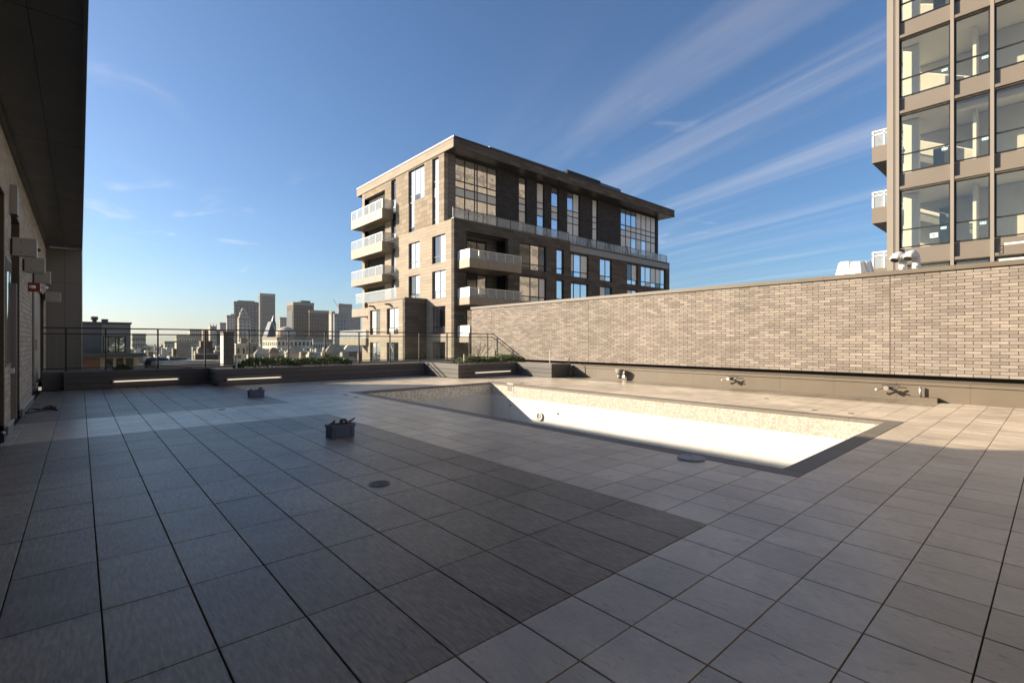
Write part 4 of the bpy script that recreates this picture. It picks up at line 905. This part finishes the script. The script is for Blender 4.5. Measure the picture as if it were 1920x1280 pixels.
# gothic roof with spire
t, q = tower('gothic_hall', 'hall with a steep dark gabled roof and thin spire', 493, 500, 521, 633, 430, R_COL[1], dep=20, cap=False)
x0, x1, y0, y1, z1 = q; yk = y0+14; zk = hz(602, 430)
MB().add([(x0, y0, z1), (x1, y0, z1), (x1, yk, z1), (x0, yk, z1), ((x0+x1)/2, y0+1.5, zk), ((x0+x1)/2, yk-1, zk)], [(0, 1, 4), (1, 2, 5, 4), (2, 3, 5), (3, 0, 4, 5)]).build('steep_roof', METAL_DARK, t)
ux = on_y(512.5, y0+5); MB().lathe([(2.6, 0), (2.3, hz(606, 430)-z1), (.12, hz(590, 430)-z1)], (ux, y0+5, z1), 8).build('spire', METAL_DARK, t)
MB().tube([(x0-.1, y0-.25, z1), ((x0+x1)/2, y0+1.2, zk+.2)], .5, 5).build('gable_edge', R_COL[4], t); MB().tube([(x1+.1, y0-.25, z1), ((x0+x1)/2, y0+1.2, zk+.2)], .4, 5).build('gable_edge', R_COL[4], t)
# pale flats with rows of windows
def flats(label, u0, um, u1, vt, D_, m, rows, ncx, ncy, wm, wh=1.7, sp=3.1, top=1.0, dep=None):
    t, (x0, x1, y0, y1, z1) = tower('flats', label, u0, um, u1, vt, D_, m, dep=dep)
    pr = {}
    for r_ in range(rows):
        z = z1-top-wh-r_*sp
        for k in range(ncx):
            w = (x1-x0)/ncx; a = x0+w*(k+.22); bx('window', wm, t, a, a+w*.56, y0-.06, y0+.1, z, z+wh)
        for k in range(ncy):
            w = (y1-y0)/ncy; a = y0+w*(k+.25); bx('window', wm, t, x0-.06, x0+.1, a, a+w*.5, z, z+wh)
    return t, (x0, x1, y0, y1, z1)
DW = mat('dark far window', (.045, .045, .05), .2)
t, q = flats('long pale flats with a sunlit left side below the gothic roof', 492, 519.5, 588, 637, 240, R_COL[4], 2, 9, 8, DW, 2.0, 3.4)
x0, x1, y0, y1, z1 = q
cxd = on_y(536, y0+6); MB().lathe([(4.6, 0), (4.6, hz(621, 245)-z1), (3.8, hz(618, 245)-z1), (2.3, hz(614, 245)-z1), (.3, hz(611.5, 245)-z1)], (cxd, y0+6, z1), 18).build('dome', R_COL[0], t)
bx('roof_house', R_COL[5], t, on_y(547, y0+5), on_y(570, y0+5), y0+5, y0+13, z1, hz(628, 245))
flats('grey white flats with dark windows right of the long pale flats', 586, 587, 623, 641, 200, mat('grey white render', (.40, .39, .37), .8, .1, .3), 3, 8, 2, DW, 1.9, 3.3)
flats('light low flats behind the glass railing, far left of the skyline', 246, 248, 273.5, 630.5, 330, R_COL[1], 3, 8, 2, DW, 2.0, 4.)
flats('stepped pale block on the left skyline, lower step', 306, 309, 378, 645, 520, R_COL[4], 2, 14, 2, DW, 2.2, 4.2)
flats('stepped pale block on the left skyline, middle step', 328, 331, 377.5, 634, 560, R_COL[0], 2, 10, 2, DW, 2.2, 4.2)
flats('stepped pale block on the left skyline, top step', 353, 356, 378, 622, 600, R_COL[4], 3, 6, 2, DW, 2.2, 4.2)
# penthouse beside the fin
pb = thing('penthouse', 'dark grey penthouse with two chimneys beside the cladding fin', 'building', (0, 0, GZ)); PD = 52.
PYH = ratio(190)[1]*PD; zt = hz(606.5, PD); pb.location = (on_y(150, PYH), PYH, GZ)
SL = mat('slate siding', (.10, .10, .105), .6, .1, .5); SG = mat('grey board siding', (.21, .195, .175), .7, .1, .5, grid=(40., .3, .012, (.12, .11, .10), 0., .06))
xa, xb, xcx = on_y(120, PYH), on_y(190, PYH), on_y(245, PYH)
bx('dark_wing', SL, pb, xa, xb-.003, PYH+.2, PYH+9, GZ, zt)
cells_wall(MB(), 'y', PYH, .3, xb, xcx, hz(668, PD), zt-.05, [(on_y(193, PYH), on_y(236, PYH), hz(661, PD), hz(630, PD))]).build('siding_wall', SG, pb); bx('body', SL, pb, xb+.002, xcx-.002, PYH+.35, PYH+9, GZ, zt-.06)
bx('roof_edge', METAL_DARK, pb, xa, xcx+.1, PYH-.1, PYH+9, zt, zt+.18)
fwin(pb, 'y', PYH, on_y(193, PYH), on_y(236, PYH), hz(661, PD), hz(630, PD), [0, .22, .55, .68, 1], low=0, pm=[PANE, BLIND], t=.12)
for u, v in ((177, 593.5), (196, 598)):
    x = on_y(u, PYH+3); MB().lathe([(.2, 0), (.2, hz(v, PD)-zt-.4), (.32, hz(v, PD)-zt-.35), (.32, hz(v, PD)-zt)], (x, PYH+3, zt+.1), 10).build('chimney', METAL_DARK, pb)
yb = PYH-2.5; b = bx('balcony', METAL_DARK, pb, on_y(120, yb), on_y(273, yb), yb, PYH-.11, hz(669, PD), hz(661.5, PD)); bx('glass_guard', GLASS, b, on_y(120, yb), on_y(273, yb), yb+.05, yb+.08, hz(661.5, PD), hz(651, PD))
bx('lower_wall', mat('red brown brick', (.17, .075, .045), .85, .15, 1), pb, xa, on_y(188, yb), yb+.6, PYH+.15, GZ, hz(669.5, PD)); bx('lower_wall', R_COL[0], pb, on_y(188, yb), on_y(262, yb), yb+1.2, PYH-.02, GZ, hz(669.5, PD))
for u0, u1 in ((200, 212), (218, 231), (236, 250)): bx('window', PANE_D, pb, on_y(u0, yb+1.1), on_y(u1, yb+1.1), yb+1.1, yb+1.19, hz(690, PD), hz(672, PD))
# slate chimney pillar
x0, x1, y0, y1 = corner_box(415.5, 419.5, 438.5, 42, 1.2); t = thing('chimney_stack', 'tall slate-clad chimney stack with pale left side behind the railing', 'chimney', (x0, y0, GZ))
bx('shaft', mat('dark slate shingles', (.075, .07, .068), .75, .2, 1, grid=(.5, .25, .01, (.04, .04, .04), .5, .2)), t, x0, x1, y0, y0+1.2, GZ, hz(626, 42)); bx('cap', METAL_DARK, t, x0-.05, x1+.05, y0-.05, y0+1.25, hz(626, 42), hz(621, 42))
bx('flashing', WHITE_D, t, x0-.03, x0-.002, y0, y0+1.2, GZ, hz(626, 42)); bx('seam', METAL_DARK, t, x0-.02, x1+.02, y0-.02, y0-.001, hz(648, 42), hz(647, 42))
# rooftops in between
def house(u0, um, u1, vt, D_, k, label, gable=0, group=None, rim=True):
    x0, x1, y0, y1 = corner_box(u0, um, u1, D_, (on_y(u1, ratio(um)[1]*D_)-ratio(um)[0]*D_)*.9); z1 = hz(vt, D_)
    t = thing('low_house', label, 'house', (x0, y0, GZ), group); bx('body', R_COL[k], t, x0, x1, y0, y1, GZ, z1)
    if gable:
        zk = z1+gable; MB().add([(x0-.2, y0-.2, z1), (x1+.2, y0-.2, z1), (x1+.2, y1, z1), (x0-.2, y1, z1), (x0+(x1-x0)*.3, (y0+y1)/2, zk), (x0+(x1-x0)*.7, (y0+y1)/2, zk)], [(0, 1, 5, 4), (1, 2, 5), (2, 3, 4, 5), (3, 0, 4)]).build('pitched_roof', R_COL[(k+1) % 6], t)
    elif rim:
        e = max(.12, D_*.0016); kk = (k+3) % 6
        MB().box(x0-.05, x1+.05, y0-.05, y0+e, z1, z1+e*1.6).box(x0-.05, x0+e, y0+e, y1, z1, z1+e*1.6).box(x1-e, x1+.05, y0+e, y1, z1, z1+e*1.6).box(x0+e, x1-e, y1-e, y1, z1, z1+e*1.6).build('roof_rim', R_COL[4], t)
    rg_ = random.Random(int(u0*7+vt*13)); n_ = max(2, min(7, int((x1-x0)/2.4)))
    for r_ in range(2):
        for q_ in range(n_):
            w_ = (x1-x0)/n_; a = x0+w_*(q_+.3); z = z1-2.2-r_*3.1; bx('window', DW, t, a, a+w_*.4, y0-.04, y0+.05, z, z+1.3)
    for _ in range(rg_.choice((1, 2, 2, 3))):
        if gable: break
        xx = rg_.uniform(x0+.3*(x1-x0)*.3, x1-.3*(x1-x0)); yy = y0+(y1-y0)*rg_.uniform(.15, .6); s_ = rg_.uniform(.5, 1.6); bx('roof_hut' if s_ > 1 else 'chimney', R_COL[rg_.randrange(6)], t, xx, xx+s_, yy, yy+s_, z1, z1+rg_.uniform(.6, 2.0))
    return t
house(705/1920*200+240, 318, 350, 671, 62, 3, 'brown flat-roofed house with white rims left of the chimney stack')
house(364, 366, 409, 665, 66, 3, 'dark red brown house left of the slate chimney stack')
house(440, 442, 462, 646, 120, 0, 'sunlit beige house right of the slate chimney stack'); house(446, 456, 484, 644, 150, 2, 'brown house with a slanted white chimney below the art deco tower')
house(476, 478, 505, 664, 110, 5, 'grey hip-roofed house behind the wider hedge', 1.3); house(503, 506, 524, 661, 115, 2, 'dark hip-roofed house with small cupola behind the wider hedge', 1.2)
house(534, 537, 572, 663, 100, 0, 'house with a broad beige hipped roof behind the wider hedge', 1.6); house(548, 552, 596, 676, 75, 1, 'low beige house just above the wider hedge')
house(606, 609, 650, 664, 95, 0, 'sandy house with a sloped roof right of the wider hedge', 2.0); house(640, 644, 690, 659, 130, 3, 'brown roofed house below the terrace of the apartment block', 2.5)
x0, y0 = ratio(350)[0]*58, ratio(350)[1]*58; t = thing('curved_roof', 'low pale round-ended roof just beyond the railing', 'building', (x0, y0, GZ)); zt = hz(676.5, 58)
MB().lathe([(3.1, GZ), (3.1, zt-.5), (3.4, zt-.45), (3.4, zt)], (x0, y0, 0), 28).build('drum', R_COL[0], t); MB().lathe([(3.0, zt), (2.9, zt+.02)], (x0, y0, 0), 28).build('roof_deck', R_COL[4], t)
x0, y0 = ratio(290)[0]*60, ratio(290)[1]*60
for k, u in enumerate((286, 302)):
    x0 = on_y(u, y0); t = thing('dormer', ('left' if k == 0 else 'right')+' dark rounded dormer beyond the left planter', 'dormer', (x0, y0, GZ)); MB().lathe([(.9, GZ), (.9, hz(676, 60)), (.7, hz(671.5, 60)), (.25, hz(669.5, 60))], (x0, y0, 0), 12).build('shell', METAL_DARK, t); bx('window', DW, t, x0-.35, x0+.35, y0-.95, y0-.8, hz(683, 60), hz(676, 60))
rg = random.Random(11)
LM = ((282, 'right of the penthouse'), (312, 'behind the dark dormers'), (345, 'left of the stepped pale block'), (380, 'below the stepped pale block'), (413, 'in front of the church'), (445, 'beside the slate chimney stack'),
      (474, 'below the art deco tower'), (496, 'below the grey ribbed tower'), (522, 'below the gothic hall'), (550, 'below the dome of the long flats'), (590, 'below the broad brown tower'), (626, 'below the lower brown slab'), (800, 'left of the apartment block'))
TONE = ('sandy', 'tan', 'brown', 'dark brown', 'pale', 'grey'); used = set()
for D_, vlo, vhi, wmin, wmax, row in ((85, 678, 688, 26, 44, 'in the nearest row'), (115, 671, 679, 24, 40, 'in the second row'), (160, 662, 670, 20, 36, 'in the middle row'), (230, 655, 661, 18, 32, 'in the row behind the middle'),
        (340, 650, 654, 14, 28, 'in the far row'), (560, 644, 649, 12, 24, 'on the horizon')):
    u = 240+rg.uniform(0, 12)
    while u < 690:
        w = rg.uniform(wmin, wmax); k = rg.choice((0, 0, 1, 1, 2, 3, 4, 5)); gb = rg.choice((0, 0, 0, 0, .8)) if D_ < 200 else 0
        lm = next(t_ for q_, t_ in LM if u+w/2 < q_)
        lab = '%s %s house %s, %s' % (TONE[k], 'hip-roofed' if gb else 'flat-roofed', lm, row)
        if lab in used: lab = ('wider ' if w > (wmin+wmax)/2 else 'narrower ')+lab
        used.add(lab)
        house(u, u+rg.uniform(1, 4), u+w, rg.uniform(vlo, vhi), D_*rg.uniform(.95, 1.05), k, lab, gable=gb, group='rooftops of the old town', rim=D_ < 400)
        u += w+rg.uniform(0, 8)
x0, y0 = ratio(637)[0]*1200, ratio(637)[1]*1200; t = thing('tower_crane', 'thin tower crane on the skyline left of the apartment block', 'crane', (x0, y0, GZ))
zt = hz(580, 1200); MB().tube([(x0, y0, GZ), (x0, y0, zt)], .7, 4).build('mast', METAL_DARK, t); MB().tube([(x0, y0, zt), (on_y(625, y0), y0, hz(562, 1200))], .5, 4).build('jib', METAL_DARK, t)

hz_m = bpy.data.materials.new('haze'); hz_m.use_nodes = True; nt = hz_m.node_tree; nt.nodes.clear()
pv = N(nt, 'ShaderNodeVolumePrincipled', i={'Color': (.93, .93, .93, 1), 'Density': .000045, 'Anisotropy': .3}); nt.links.new(pv.outputs[0], N(nt, 'ShaderNodeOutputMaterial').inputs['Volume'])
stuff(MB().box(-4000, 4000, -1600, 6000, -24.2, 150).build('haze', hz_m))
